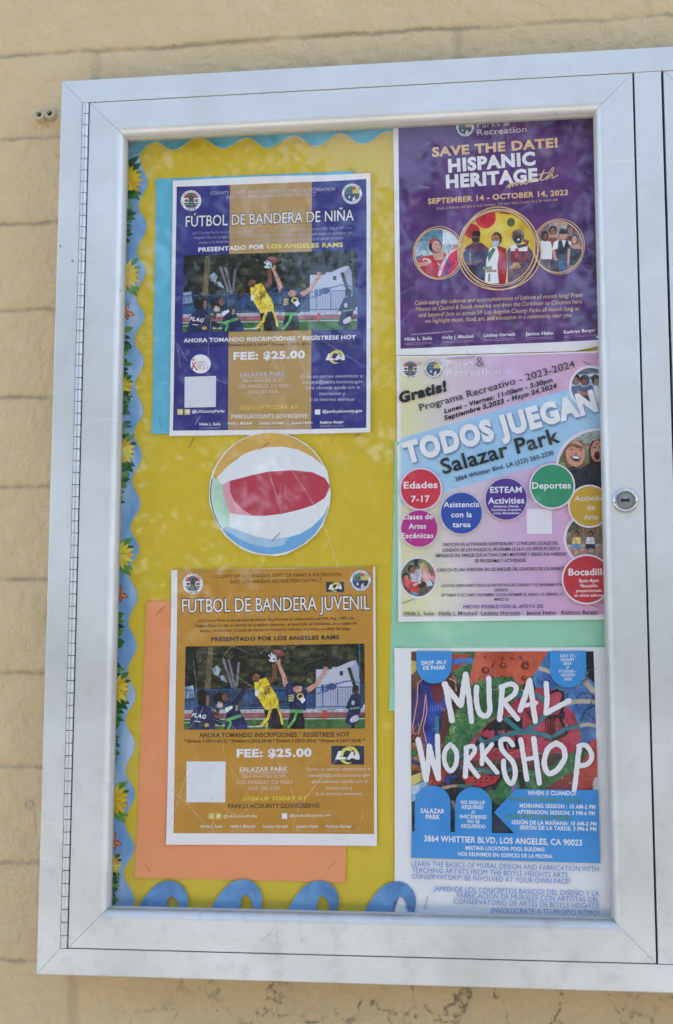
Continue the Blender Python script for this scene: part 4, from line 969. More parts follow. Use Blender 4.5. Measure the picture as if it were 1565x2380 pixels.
# --- purple flyer
def flyer_purple():
    bd = dict(bend=.0018, ph=4.0, curl=[(915,826,.0012),(1400,790,.0030)]); d = .0268
    s = Sheet(d, ID, **bd)
    s.poly([ZE(58,-45),ZE(1290,-110),ZFf(1290,500),ZFf(1162,519),ZFf(1040,545),ZFf(800,552),ZFf(500,560),ZFf(76,568)], WHITE, 0)
    PUR = mottled('purple_ink', [(72,40,98),(90,50,112),(104,60,124)], 34)
    s.poly([ZE(86,-30),ZE(1260,-95),ZFf(1260,477),ZFf(1162,487),ZFf(100,533)], PUR, 1)
    root = tag(s.build('flyer'), 'purple heritage month flyer with three round photos, upper right', 'flyer', 'letter size flyers')
    TAN = P(232,186,134); TN2 = P(206,166,140)
    s = Sheet(d, ZE, lay0=4, **bd)
    s.text('SAVE THE DATE!', 270,275,946,226, 52, TAN, off=.04); s.text('HISPANIC', 357,360,826,322, 74, INKW, off=.05); s.text('HERITAGE', 345,445,838,410, 74, INKW, off=.05, lay=s.lay); s.build('title', root)
    s = Sheet(d, ZE, lay0=6, **bd)
    for l in ([(668,440),(685,425),(684,445),(700,414),(702,436),(720,410),(722,432),(742,408),(745,426),(762,416)], [(790,404),(772,404),(764,416),(776,422),(790,408),(800,400),(802,414),(820,390),(824,408),(845,398),(872,345),(854,398),(868,400),(890,380)], [(838,374),(898,360)], [(884,400),(914,338),(922,346),(893,396),(905,378),(918,372),(914,392),(946,374)]): s.stroke(l, 5, P(238,190,150), sub=True)
    s.build('script_word', root)
    s = Sheet(d, ZE, lay0=4, **bd); L = 5
    s.text('Parks &', 512,120,690,108, 31, P(206,196,214), lay=L); s.text('Recreation', 512,160,778,143, 32, P(206,196,214), off=.006, lay=L); s.flush('department_text', root)
    s.text('SEPTEMBER 14 - OCTOBER 14, 2023', 247,528,1000,482, 30, TAN, off=.03, lay=L)
    s.text('Dates and times will vary at each location. Call your local County Park for more info', 293,559,945,513, 15, TN2, shear=.25, lay=L)
    s.flush('date_text', root); s.F = ZFf
    for q in [('Celebrating the cultures and accomplishments of Latinos all month long! From',178,296,1078,252),('Mexico to Central & South America and from the Caribbean to Chicanos here',182,330,1075,287),('and beyond! Join us across 59 Los Angeles County Parks all month long as',197,362,1060,325),('we highlight music, food, art, and education in a community near you.',232,394,1022,360)]: s.text(*q, 22, TAN, shear=.2, lay=L)
    s.flush('body_text', root)
    for nm, x0, y0, x1, y1 in zip(NAMES, (122,325,547,772,978), (490,481,470,462,452), (270,493,716,922,1148), (484,474,463,456,441)):
        s.text(nm, x0,y0,x1,y1, 18, P(232,220,234), off=.025, lay=L)
        for dy in (13,21): s.stroke([(x0,y0+dy),(x1,y1+dy)], 1.8, P(190,150,190), lay=L)
        s.flush('name_text', root)
    s = Sheet(d, ZE, lay0=4, **bd); seal_quarter(s, 447,118, 49); s.build('parks_seal', root)
    ZG = zf(1390,730,610)
    def circ(cx, cy, rx, ry, draw, rings):
        s = Sheet(d, ZG, lay0=4 if rings < 3 else 34, **bd); s.clip = s.ell_pts(cx, cy, rx, ry, 0, 48); draw(s); s.clip = None
        for i in range(rings): s.ring(cx+i*3-2, cy+(i*5-6 if rings>2 else -i*3), rx+9+i*13, ry+9+i*13, 9 if i != 1 else 6, TAN, wob=.006*(i+1))
        s.build('round_photo', root)
    SK = P(206,152,128); SK2 = P(122,80,64); HR = P(44,34,34)
    def dancer(s):
        P = PH
        s.rect(40,110,480,560, mottled('print_street', [(120,150,170),(170,190,202),(206,216,222)], 60)); s.rect(40,130,300,230, P(96,134,156)); s.rect(300,120,480,260, P(214,222,228)); s.stroke([(60,360),(200,320),(470,330)], 50, P(176,192,198)); s.stroke([(60,390),(130,370)], 40, P(70,84,92))
        s.poly([(70,400),(130,360),(240,350),(330,340),(360,420),(340,540),(200,540),(120,500)], P(190,40,52)); s.poly([(60,450),(160,440),(280,480),(330,560),(150,560)], P(178,30,46)); s.stroke([(80,440),(150,430),(200,400)], 34, SK)
        s.poly([(290,540),(330,420),(340,340),(400,270),(470,250),(480,420),(440,480),(380,520)], P(206,52,92)); s.stroke([(265,540),(300,440),(350,340),(460,262)], 26, P(226,206,216)); s.stroke([(320,535),(350,460),(340,400)], 24, P(70,90,150)); s.stroke([(380,300),(440,280)], 22, SK); s.stroke([(250,420),(290,460),(260,470)], 10, P(224,180,196))
        s.poly([(205,330),(300,320),(320,390),(230,400)], SK); s.ell(235,275,58,62, HR); s.ell(245,278,40,50, SK, rot=-.2); s.stroke([(180,240),(240,215)], 26, P(200,60,60)); s.stroke([(232,265),(248,262)], 6, HR); s.stroke([(262,262),(276,260)], 6, HR); s.stroke([(248,300),(272,298)], 7, P(180,50,60)); s.stroke([(125,400),(140,385),(170,390),(190,420)], 10, INKW)
    def trio(s):
        P = PH
        s.rect(440,-60,1140,680, mottled('print_gold_wall', [(196,162,40),(222,190,64),(234,210,110)], 24)); s.ell(672,30,90,95, P(196,40,48)); s.ell(560,150,66,66, P(190,44,50)); s.stroke([(800,-20),(900,-10)], 30, P(190,40,44)); s.ell(895,72,34,38, P(84,96,60)); s.rect(440,600,1140,700, P(98,62,128))
        s.poly([(470,600),(480,330),(540,270),(640,250),(700,300),(705,430),(680,600)], P(62,56,96, var=.3)); s.poly([(480,300),(560,250),(640,250),(700,300),(690,330),(560,330)], P(96,52,78)); s.ell(588,215,36,52, SK2); s.poly([(550,190),(560,150),(600,140),(628,155),(626,195)], HR); s.poly([(555,205),(618,205),(610,240),(585,246),(560,236)], P(34,36,44)); s.stroke([(500,430),(560,425)], 26, P(150,110,90)); s.stroke([(540,340),(540,420)], 10, P(190,170,120)); s.stroke([(580,430),(640,400)], 24, SK2); s.poly([(500,440),(600,450),(620,600),(500,600)], P(58,48,62, var=.4))
        s.poly([(665,610),(680,400),(710,300),(770,270),(850,310),(862,600)], INKW); s.poly([(770,270),(850,300),(865,420),(850,600),(790,610),(775,450),(790,340)], P(170,44,52)); s.poly([(690,350),(740,290),(760,310),(700,420)], P(70,120,84)); s.ell(770,215,46,58, P(70,50,46)); s.ell(762,225,36,46, P(170,116,96)); s.poly([(728,238),(796,236),(786,275),(760,285),(735,272)], P(176,204,226)); s.stroke([(728,218),(795,218)], 5, HR); s.stroke([(655,475),(730,470)], 30, P(130,150,124)); s.stroke([(680,500),(770,495)], 20, P(176,122,102)); s.stroke([(705,520),(705,590)], 16, P(120,120,80))
        s.poly([(870,600),(862,320),(900,275),(1020,260),(1080,320),(1100,420),(1060,600)], P(96,74,92, var=.3)); s.poly([(890,420),(900,290),(1035,290),(1050,420)], P(120,36,48)); s.poly([(890,280),(930,265),(960,300),(1040,280),(1036,325),(892,322)], INKW); s.stroke([(945,300),(945,380)], 30, P(176,44,56)); s.ell(955,190,56,58, P(120,112,112)); s.ell(950,200,38,48, P(110,72,60)); s.ell(955,230,36,32, P(56,44,50)); s.ell(960,222,10,8, INKW); s.stroke([(915,190),(988,190)], 8, HR); s.stroke([(880,465),(980,460)], 26, P(160,130,104)); s.rect(912,425,965,452, P(214,160,70)); s.stroke([(1000,230),(1040,240),(1030,270)], 30, P(140,70,70)); s.stroke([(880,500),(1030,490)], 30, P(110,80,90))
    def group(s):
        P = PH
        s.rect(1090,50,1540,520, mottled('print_stucco', [(104,84,92),(132,108,112),(150,128,126)], 40)); s.rect(1225,70,1385,230, P(168,150,140)); s.rect(1100,330,1230,520, P(106,88,92))
        for x, y, sk, b in ((1262,150,P(150,100,80),P(150,72,60)), (1415,140,P(150,96,78),P(128,70,66))): s.poly([(x-50,y+230),(x-55,y+80),(x-20,y+50),(x+30,y+50),(x+55,y+90),(x+50,y+230)], b); s.ell(x,y-8,36,42, HR); s.ell(x,y,24,34, sk)
        s.stroke([(1185,230),(1150,290),(1190,370)], 26, SK2); s.poly([(1160,390),(1165,270),(1140,240),(1180,225),(1240,240),(1255,300),(1250,390)], INKW); s.ell(1190,190,32,46, HR); s.ell(1196,195,20,34, SK2)
        s.poly([(1270,430),(1290,240),(1340,220),(1400,230),(1412,400),(1400,430)], P(44,46,62)); s.poly([(1255,310),(1270,240),(1310,220),(1300,300)], INKW); s.poly([(1390,230),(1420,235),(1425,270),(1400,262)], INKW); s.poly([(1335,225),(1375,225),(1356,290)], INKW); s.stroke([(1265,310),(1280,380),(1300,410)], 22, SK); s.rect(1315,405,1385,520, P(70,96,140)); s.rect(1240,400,1312,520, P(48,44,52))
        s.ell(1350,182,28,40, SK); s.poly([(1312,172),(1320,130),(1350,122),(1380,132),(1388,170)], P(40,38,42))
        s.poly([(1405,440),(1408,300),(1440,280),(1500,290),(1512,330),(1500,440)], P(36,34,38)); s.stroke([(1400,300),(1395,440)], 20, SK); s.poly([(1410,270),(1490,250),(1510,300),(1440,300)], SK); s.ell(1447,215,30,42, HR); s.ell(1447,222,22,34, SK); s.stroke([(1436,240),(1458,240)], 7, INKW)
    circ(262,340,200,212, dancer, 2); circ(1310,283,208,220, group, 2); circ(785,300,318,318, trio, 4)
flyer_purple()

# --- pastel programme flyer
def flyer_pastel():
    bd = dict(bend=.0018, ph=5.3, curl=[(924,830,.0020),(928,1445,.0026),(1400,1440,.0014)]); d = .0264
    s = Sheet(d, ID, **bd); s.poly([ZH(78,50),ZH(500,42),ZH(900,32),ZH(1295,18),ZI(1300,722),ZI(88,735)], P(234,232,240, var=.03), 0)
    def mat_pastel():
        m, nt, p = newmat('pastel_print'); v = coords(nt)
        sep = N(nt, 'ShaderNodeSeparateXYZ'); nt.links.new(v, sep.inputs[0])
        xl, zl = at(*ZH(100,52), d); xr, zr = at(*ZI(1190,700), d)
        u = mth(nt, 'DIVIDE', mth(nt, 'SUBTRACT', sep.outputs[0], xl), xr-xl); w_ = mth(nt, 'MULTIPLY', mth(nt, 'SUBTRACT', noise(nt, v, 9, 3), .5), .5)
        c = ramp(nt, mth(nt, 'ADD', u, w_), [(.02, tuple(lin(q) for q in (232,226,178))), (.25, tuple(lin(q) for q in (226,212,214))), (.55, tuple(lin(q) for q in (216,182,214))), (1, tuple(lin(q) for q in (222,168,200)))])
        nt.links.new(c, p.inputs['Base Color']); p.inputs['Roughness'].default_value = .5; return m
    s.poly([ZH(100,56),ZH(500,48),ZH(900,40),ZH(1265,28),ZI(1270,697),ZI(105,707)], mat_pastel(), 1)
    s.poly([ZH(100,492),ZH(1265,152),ZH(1265,520),ZH(100,845)], mottled('band_blue', [(150,192,226),(164,202,232),(178,212,236)], 9), 2)
    root = tag(s.build('flyer'), 'pastel pink and blue after school programme flyer with coloured circles, middle right', 'flyer', 'letter size flyers')
    s = Sheet(d, ZH, lay0=34, **bd)
    SH = P(112,146,184)
    s.text('TODOS JUEGAN', 140,642,1170,357, 122, SH, off=.075); s.text('TODOS JUEGAN', 133,634,1165,348, 122, P(236,234,240, var=.03), off=.06); s.flush('title', root)
    DK = P(44,46,52)
    s.text('Salazar Park', 330,688,963,513, 84, DK, off=.02, lay=37); s.flush('place_text', root); s.text('Gratis!', 99,306,356,238, 60, P(36,38,46), off=.055, shear=.15, lay=37); s.flush('free_text', root); s.text('Programa Recreativo - 2023-2024', 207,346,1040,110, 37, P(52,48,60), off=.008, lay=37); s.flush('programme_text', root)
    s = Sheet(d, ZH, lay0=34, **bd); L = 35; BK = P(38,36,42)
    s.text('Lunes - Viernes: 11:00am - 5:30pm', 337,360,920,190, 26, BK, off=.035, shear=.2, lay=L); s.text('Septiembre 5,2023 - Mayo 24,2024', 337,397,943,222, 26, BK, off=.035, shear=.2, lay=L); s.flush('schedule_text', root)
    s.text('3864 Whittier Blvd. LA (323) 260-2330', 397,726,925,582, 25, P(44,54,70), off=.015, lay=L)
    s.flush('address_text', root); PK = P(238,224,236)
    s.text('LOS ANGELES COUNTY', 347,70,502,61, 9, P(120,120,128), off=.02, lay=L); s.text('Parks', 349,112,494,103, 36, PK, lay=L); s.text('&', 508,108,552,104, 52, P(120,112,120), off=-.012, lay=L); s.text('Recreation', 348,160,637,150, 38, PK, lay=L)
    s.flush('department_text', root); s.F = ZI
    for q in [('PARTICIPA EN ACTIVIDADES DIVERTIDAS EN TUS PARQUES LOCALES DEL',330,330,948,321),('CONDADO DE LOS ÁNGELES! EL PROGRAMA LE DA A LOS NIÑOS ACCESO A',325,360,957,350),('EMPLEADOS DEL PARQUE QUE ACTÚAN COMO MENTORES Y DIRIGE UNA VARIEDAD',290,389,994,380),('DE PROGRAMAS Y ACTIVIDADES.',500,418,778,414),('CADA DÍA ES UNA AVENTURA EN LOS PARQUES DEL CONDADO DE LOS ÁNGELES!',297,466,986,458)]: s.text(*q, 17.5, BK, off=.012, lay=L)
    s.flush('body_text', root)
    for q in [('LOS SITIOS OBSERVARÁN TODOS LOS DÍAS FESTIVOS DEL CONDADO Y EL PROGRAMA ESTÁ',320,550,967,543),('CERRADO:',604,573,680,572),('SEPTIEMBRE 4, OCTUBRE 9, NOVIEMBRE 10/23/24, DICIEMBRE 25, ENERO 1/15, FEBRERO 19,',317,600,973,595),('MARZO 25',606,623,680,622)]: s.text(*q, 15, BK, off=.008, lay=L)
    s.flush('closure_text', root)
    s.text('HECHO POSIBLE CON EL APOYO DE:', 438,664,870,661, 18.5, P(92,62,136), off=.015, lay=L); s.flush('support_text', root)
    for nm, x0, y0, x1, y1 in zip(NAMES, (119,306,532,775,965), (700,699,698,696,694), (279,510,742,933,1162), (699,698,697,695,693)):
        s.text(nm, x0,y0,x1,y1, 19, P(48,40,52), off=.008, lay=L); s.stroke([(x0,y0+5),(x1,y1+5)], 1.6, P(48,40,52), lay=L); s.flush('name_text', root)
    s = Sheet(d, ZH, lay0=8, **bd); seal_cross(s, 152,119, 51); s.build('county_seal', root)
    s = Sheet(d, ZH, lay0=8, **bd); seal_quarter(s, 277,117, 52); s.build('parks_seal', root)
    s = Sheet(d, ZI, lay0=8, **bd); s.rect(778,128,914,263, P(226,222,230, var=.05)); s.build('blank_code_square', root)
    # round photos
    RIM = P(226,216,232, var=.04); SK = P(206,150,128); SK2 = P(128,84,66); HR = P(46,36,36)
    def photo(F, cx, cy, rx, ry, lay, draw, rim=12):
        s = Sheet(d, F, lay0=lay, **bd); s.ell(cx,cy,rx+rim,ry+rim, RIM, n=48); s.clip = s.ell_pts(cx,cy,rx,ry,0,48); draw(s); s.clip = None; s.build('round_photo', root)
    def kids(s):
        P = PH
        s.rect(990,90,1250,360, P(150,170,196)); s.rect(990,90,1250,175, P(84,92,112)); s.stroke([(1010,160),(1180,150)], 14, P(190,200,214))
        s.ell(1040,175,24,30, HR); s.ell(1045,185,16,20, SK2); s.poly([(1010,300),(1020,215),(1070,205),(1110,300)], P(62,72,104)); s.ell(1090,180,26,30, HR); s.ell(1085,192,17,19, SK2); s.poly([(1060,320),(1070,220),(1130,205),(1170,300),(1150,340)], P(52,56,84)); s.ell(1148,178,22,30, HR); s.ell(1152,188,14,20, SK2); s.poly([(1130,340),(1140,215),(1200,215),(1200,340)], P(200,204,214)); s.stroke([(1050,245),(1110,255)], 18, P(160,110,92))
    photo(ZH, 1122,218,104,104, 8, kids, 13)
    def selfie(s):
        P = PH
        s.rect(930,440,1400,860, mottled('print_park', [(70,80,50),(104,112,70),(150,150,110)], 70)); s.rect(1020,455,1400,520, P(150,160,150)); s.stroke([(1040,530),(1200,520)], 16, P(150,110,96)); s.poly([(930,640),(980,620),(1000,700),(930,720)], P(150,150,96))
        s.poly([(975,600),(970,530),(1010,502),(1070,505),(1092,560),(1092,640),(1050,660),(990,640)], P(120,86,62)); s.ell(1040,575,52,70, SK); s.stroke([(985,548),(1020,525),(1080,545)], 18, P(132,96,70)); s.poly([(1010,592),(1042,582),(1072,596),(1058,618),(1030,614)], P(96,40,44)); s.poly([(1020,592),(1042,587),(1064,596),(1055,602),(1028,599)], INKW); s.stroke([(1012,552),(1028,552)], 5, HR); s.stroke([(1060,556),(1075,558)], 5, HR); s.ell(1043,574,8,7, P(180,110,96))
        s.poly([(1120,640),(1108,560),(1130,505),(1180,495),(1215,560),(1200,640)], HR); s.ell(1158,560,36,58, P(196,140,118)); s.ell(1156,585,16,24, P(90,40,44)); s.stroke([(1135,540),(1148,540)], 5, HR); s.stroke([(1168,540),(1180,540)], 5, HR)
        s.poly([(960,860),(985,660),(1030,640),(1060,660),(1110,630),(1200,640),(1300,700),(1400,860)], P(40,42,54)); s.stroke([(1000,660),(1060,655)], 12, P(60,56,62))
    photo(ZH, 1170,648,222,196, 8, selfie, 16)
    def lawn(s):
        P = PH
        s.rect(90,380,300,610, mottled('print_lawn', [(70,80,56),(100,112,76),(136,136,100)], 70)); s.stroke([(150,430),(260,420)], 20, P(120,140,80)); s.poly([(172,430),(175,400),(195,402),(196,430),(184,445)], P(44,54,80)); s.rect(100,540,300,610, P(96,88,74))
        s.poly([(110,520),(125,500),(170,510),(205,560),(170,590),(140,560)], P(206,70,76)); s.ell(128,490,17,20, HR); s.ell(130,498,12,14, P(190,120,100)); s.poly([(160,520),(150,480),(170,460),(205,450),(220,490),(200,520)], P(180,176,190)); s.ell(158,450,20,20, HR); s.ell(165,458,15,18, P(150,96,76))
        s.poly([(222,520),(218,470),(240,450),(262,480),(262,520)], P(226,150,160)); s.poly([(205,430),(225,415),(245,440),(250,480),(228,462)], P(190,160,120)); s.ell(218,446,14,18, P(206,150,130)); s.poly([(232,520),(262,515),(275,540),(240,545)], P(196,214,226)); s.ell(275,465,14,24, P(150,90,76)); s.stroke([(268,490),(285,520)], 20, P(216,140,146)); s.ell(215,535,26,18, P(56,44,44)); s.ell(176,586,18,10, P(90,140,170)); s.stroke([(170,540),(210,520)], 12, P(220,170,150))
    photo(ZI, 195,497,92,102, 8, lawn, 9)
    def jump(s):
        P = PH
        s.rect(970,120,1300,460, mottled('print_court', [(104,96,80),(128,116,96),(150,136,116)], 50)); s.rect(970,320,1300,460, P(164,136,130)); s.stroke([(980,330),(1300,318)], 8, P(180,176,170)); s.stroke([(990,215),(1250,225)], 7, P(150,146,140)); s.poly([(980,190),(1060,200),(1060,240),(985,260)], P(84,92,72))
        for x, top, bot in ((1045,P(222,190,120),P(110,136,176)), (1120,P(214,216,224),P(54,54,72))):
            s.stroke([(x-18,285),(x-28,240),(x-32,210)], 9, SK2); s.stroke([(x+20,290),(x+26,250),(x+22,215)], 9, SK2); s.ell(x+2,262,13,18, HR); s.ell(x,266,9,13, P(150,104,86)); s.poly([(x-24,320),(x-20,280),(x+22,280),(x+24,322)], top); s.poly([(x-28,345),(x-24,316),(x+26,318),(x+26,346),(x,340)], bot); s.stroke([(x-18,345),(x-20,400)], 17, P(176,120,100), 12); s.stroke([(x+16,345),(x+14,405)], 17, P(176,120,100), 12)
    photo(ZI, 1128,288,138,134, 8, jump, 14)
    # coloured discs
    def disc(F, cx, cy, r, m, lines, lay=70, rim=7, ink=INKW, rx=None):
        s = Sheet(d, F, lay0=lay, **bd); s.ell(cx,cy,(rx or r)+rim,r+rim, RIM, n=48); s.ell(cx,cy,rx or r,r, m, n=48); s.lay = lay+3
        for t, x0, y0, x1, y1, cp, of in lines: s.text(t, x0,y0,x1,y1, cp, ink, off=of, lay=s.lay)
        s.build('coloured_disc', root)
    disc(ZI, 202,235,98, P(178,50,132), [('Clases de',108,187,274,185,29,.02),('Artes',145,237,238,236,29,.02),('Escénicas',107,288,278,286,29,.02)], 64, 4)
    disc(ZI, 210,24,107, P(206,58,76), [('Edades',118,22,300,18,37,.022),('7-17',158,95,258,93,35,.022)], 70)
    disc(ZI, 428,153,110, P(52,82,164), [('Asistencia',332,122,524,120,30,.02),('con la',373,176,484,175,30,.02),('tarea',380,229,477,228,30,.02)], 64, 3)
    disc(ZI, 668,78,111, P(82,52,138), [('ESTEAM',582,45,752,43,33,.022),('Activities',571,104,765,101,34,.022),('Ambiente, Ciencia,',600,123,736,121,12,.02),('Tecnología, Ingeniería,',587,142,750,140,12,.02),('Artes, Matemáticas',599,160,738,158,12,.02)], 64, 3)
    disc(ZI, 915,8,115, P(58,146,106), [('Deportes',807,23,1015,21,35,.022)], 76, 8)
    disc(ZI, 1115,116,107, P(198,160,60), [('Actividades',1035,88,1245,83,28,.015),('de',1102,137,1146,135,28,.015),('Arte',1085,188,1163,186,28,.015)], 70, 9, P(226,212,206))
    disc(ZI, 1100,508,126, P(190,58,66), [('Bocadillo',1003,488,1215,485,37,.022),('3pm-4pm',1057,525,1165,523,19,.02),('*Bocadillo',1063,551,1160,550,15,.02),('proporcionada',1043,577,1181,575,15,.02),('en sitios selectos',1033,602,1198,600,15,.02)], 70, 9)
flyer_pastel()

# --- mural workshop flyer
def flyer_mural():
    bd = dict(bend=.0016, ph=.9, curl=[(919,1508,.0024),(1406,1505,.0012)]); d = .0266
    s = Sheet(d, ID, **bd); s.poly([ZJ(68,86),ZJ(1300,81),ZK(1330,790),ZK(68,752)], P(232,231,240, var=.03), 0)
    BLU = P(60,142,208, var=.05)
    root_s = s
    root = tag(s.build('flyer'), 'mural workshop flyer with white brush lettering over painted shapes, lower right', 'flyer', 'letter size flyers')
    # painted picture area
    s = Sheet(d, ZN, lay0=2, **bd)
    TLp, TRp, BRp, BLp = (22,38), (1492,36), (1530,1200), (22,1250)
    s.clip = [TLp, TRp, BRp, BLp]
    RD = mottled('mural_red', [(150,52,46),(176,66,54),(188,80,66)], 60); CR_ = mottled('mural_crimson', [(150,48,66),(178,62,82),(190,80,94)], 60); GN = mottled('mural_green', [(40,84,52),(62,112,68),(96,142,92)], 70); BL = mottled('mural_blue', [(46,86,140),(70,112,168),(92,140,190)], 50); TL_ = P(60,122,132); BK = P(34,34,40); BN = mottled('mural_brown', [(60,44,40),(90,60,50),(120,84,64)], 70); ST = P(188,172,156); DB = P(40,56,140)
    s.rect(0,0,1565,1300, BN)
    s.poly([(350,30),(560,30),(520,150),(480,330),(350,260)], GN); s.poly([(350,60),(500,60),(470,140),(350,200)], RD); s.stroke([(340,120),(520,110)], 44, P(60,120,190)); s.poly([(20,110),(80,120),(80,170),(20,210)], P(206,180,96)); s.stroke([(20,215),(80,160)], 24, P(200,180,110))
    s.poly([(545,36),(1140,36),(1135,110),(1000,230),(920,310),(820,300),(480,310),(515,150)], mottled('mural_orange', [(170,70,46),(192,86,60),(204,100,74)], 40))
    for x, y, r in ((760,150,32),(940,155,36),(620,190,34),(765,245,26),(930,255,24)): s.ell(x,y,r,r*.85, P(122,50,40)); s.ell(x+6,y-4,r*.45,r*.4, P(176,80,58))
    s.poly([(460,330),(560,280),(700,245),(850,240),(860,280),(930,330),(900,520),(760,560),(560,760),(440,860),(300,1000),(280,820),(330,620),(420,470)], GN)
    for x, y, a, b in ((640,330,60,40),(800,330,70,50),(420,580,60,60),(360,700,50,70),(560,640,70,50),(480,500,40,50)): s.ell(x,y,a,b, mottled('mural_green_b', [(40,80,46),(80,130,78),(110,160,104)], 120))
    s.poly([(1130,36),(1500,36),(1520,760),(1300,800),(1180,500),(1020,320),(1000,240)], BL); s.poly([(1430,40),(1500,36),(1505,300),(1440,240)], BK)
    s.stroke([(1050,170),(1140,200),(1300,220),(1420,270),(1500,370)], 34, ST, 44); s.stroke([(1240,470),(1350,440),(1510,440)], 36, ST); s.stroke([(1370,640),(1440,625),(1530,640)], 30, ST)
    for i in range(10): s.stroke([(1040+i*22, 250+(i%3)*22),(1055+i*22, 290+(i%4)*14)], 8, P(34,56,96))
    s.stroke([(1350,420),(1400,370),(1480,380),(1500,430)], 10, P(34,56,96)); s.stroke([(1390,600),(1420,520),(1500,470)], 18, P(40,70,110))
    s.poly([(640,620),(860,430),(1040,330),(1230,350),(1260,480),(1330,520),(1400,720),(1330,860),(1160,860),(860,900),(500,920),(420,860),(560,700)], CR_)
    s.poly([(640,620),(740,560),(920,570),(925,830),(520,800)], BK); [s.poly([(x,680),(x+50,670),(x+60,760),(x+6,765)], CR_) for x in (640,725,800,872)]; s.poly([(575,710),(640,660),(650,740)], CR_)
    s.stroke([(1130,380),(1210,350),(1250,390),(1230,460),(1250,560),(1200,560),(1130,570),(1100,540)], 20, BK, sub=True); s.stroke([(1250,480),(1220,560),(1240,620),(1270,700),(1180,740)], 20, BK, sub=True); [s.stroke([(1110+i*18,580),(1100+i*18,760)], 7, BK) for i in range(5)]; s.stroke([(960,520),(1000,600),(990,660)], 14, BK)
    s.stroke([(770,570),(900,680),(920,700),(1060,600),(1100,550),(1230,480)], 38, TL_); s.stroke([(570,730),(620,770),(760,720),(900,690),(1000,690),(1120,720),(1160,740)], 36, TL_, sub=True); s.stroke([(860,400),(960,375),(1060,400),(1090,450)], 34, TL_, sub=True); s.stroke([(1170,720),(1270,660),(1380,640)], 32, TL_); s.stroke([(410,890),(470,850),(620,790)], 30, TL_); s.stroke([(420,970),(560,990),(760,1030),(880,950)], 30, TL_)
    # left figure
    s.poly([(60,330),(110,255),(180,270),(180,520),(140,640),(40,700),(20,600)], mottled('mural_navy', [(40,34,80),(60,60,130),(110,50,70)], 60)); s.poly([(120,640),(150,330),(180,300),(300,420),(320,540),(220,600),(210,960),(150,1000),(120,800)], mottled('mural_cobalt', [(32,48,110),(48,70,160),(70,90,180)], 50)); s.poly([(175,300),(270,300),(275,440),(235,460),(195,420)], P(110,44,60)); s.stroke([(230,560),(232,720)], 30, TL_); s.poly([(270,520),(330,500),(330,700),(260,760)], P(96,54,46))
    PKL = P(226,170,150); s.stroke([(120,252),(75,300),(72,430),(35,640),(42,700),(80,700),(120,560),(140,380)], 8, PKL); s.stroke([(140,380),(150,520),(118,660),(150,780)], 7, PKL); s.stroke([(330,255),(380,280),(385,360)], 9, PKL); [s.stroke([(180+i*18,470),(170+i*24,520)], 3, P(130,160,210)) for i in range(6)]
    s.poly([(22,780),(130,760),(150,1000),(22,1000)], mottled('mural_twigs', [(96,52,40),(150,96,60),(196,150,90)], 150)); [s.stroke([(20+i*14,720+(i%3)*30),(60+i*10,640+(i%4)*40)], 5, P(190,110,80)) for i in range(8)]; s.poly([(22,820),(60,840),(70,880),(22,900)], GN); s.stroke([(22,920),(130,960)], 28, P(40,60,120))
    s.poly([(22,1040),(110,1010),(140,1060),(22,1130)], P(206,190,110)); s.poly([(22,1130),(150,1070),(240,1130),(22,1260)], P(140,180,214)); s.poly([(150,1110),(180,1030),(320,960),(290,1080),(220,1125)], P(160,56,44)); s.poly([(280,1060),(380,1030),(420,1110),(340,1150)], DB)
    s.poly([(330,1060),(760,1030),(720,1100),(600,1150),(480,1130),(340,1140)], BK); s.poly([(420,1040),(740,1040),(700,1100),(600,1130),(470,1110)], P(178,54,60)); [s.ell(540+(i%4)*45,1060+(i//4)*32,9,7, BK) for i in range(7)]
    s.poly([(760,1060),(900,990),(1080,1000),(1300,860),(1400,820),(1480,880),(1300,1040),(1100,1150),(700,1160)], GN); s.poly([(720,1140),(760,1100),(880,1150),(860,1250),(660,1230)], GN); s.poly([(1090,1150),(1200,1080),(1310,1010),(1350,1150)], P(128,56,54)); s.poly([(1340,1160),(1380,960),(1500,760),(1530,760),(1530,1160)], RD); s.poly([(1460,760),(1530,740),(1530,900),(1470,900)], P(176,64,60)); [s.stroke([(950+i*30,1060-(i%2)*20),(970+i*30,1080)], 8, BK) for i in range(6)]; s.poly([(880,1010),(920,1000),(950,1140),(900,1150)], BK); s.poly([(835,1120),(865,1110),(860,1180),(830,1190)], P(140,110,170)); s.ell(1520,1120,34,70, P(190,190,190))
    # dark pieces between the blue tabs
    s.poly([(330,1120),(400,1130),(400,1260),(330,1260)], BK); s.stroke([(270,1140),(330,1125),(390,1120)], 22, P(180,140,110)); s.stroke([(390,1120),(520,1120)], 24, P(70,110,90))
    rng = random.Random(3); INKS = [BK, PH(60,30,40), PH(150,70,70), PH(40,90,60), PH(200,170,140), PH(40,60,120), PH(206,120,110), PH(96,150,120)]
    for i in range(170):
        x, y = rng.uniform(30,1500), rng.uniform(60,1140); a = rng.uniform(0,6.3); l = rng.uniform(14,60); pts = [(x,y)]
        for _ in range(3): a += rng.uniform(-1.1,1.1); x += l*math.cos(a)*.5; y += l*math.sin(a)*.5; pts.append((x,y))
        s.stroke(pts, rng.uniform(4,11), rng.choice(INKS), wd2=3, lay=34)
    s.build('painted_shapes', root)
    # dark lower pieces, in the K grid
    s = Sheet(d, ZK, lay0=3, **bd)
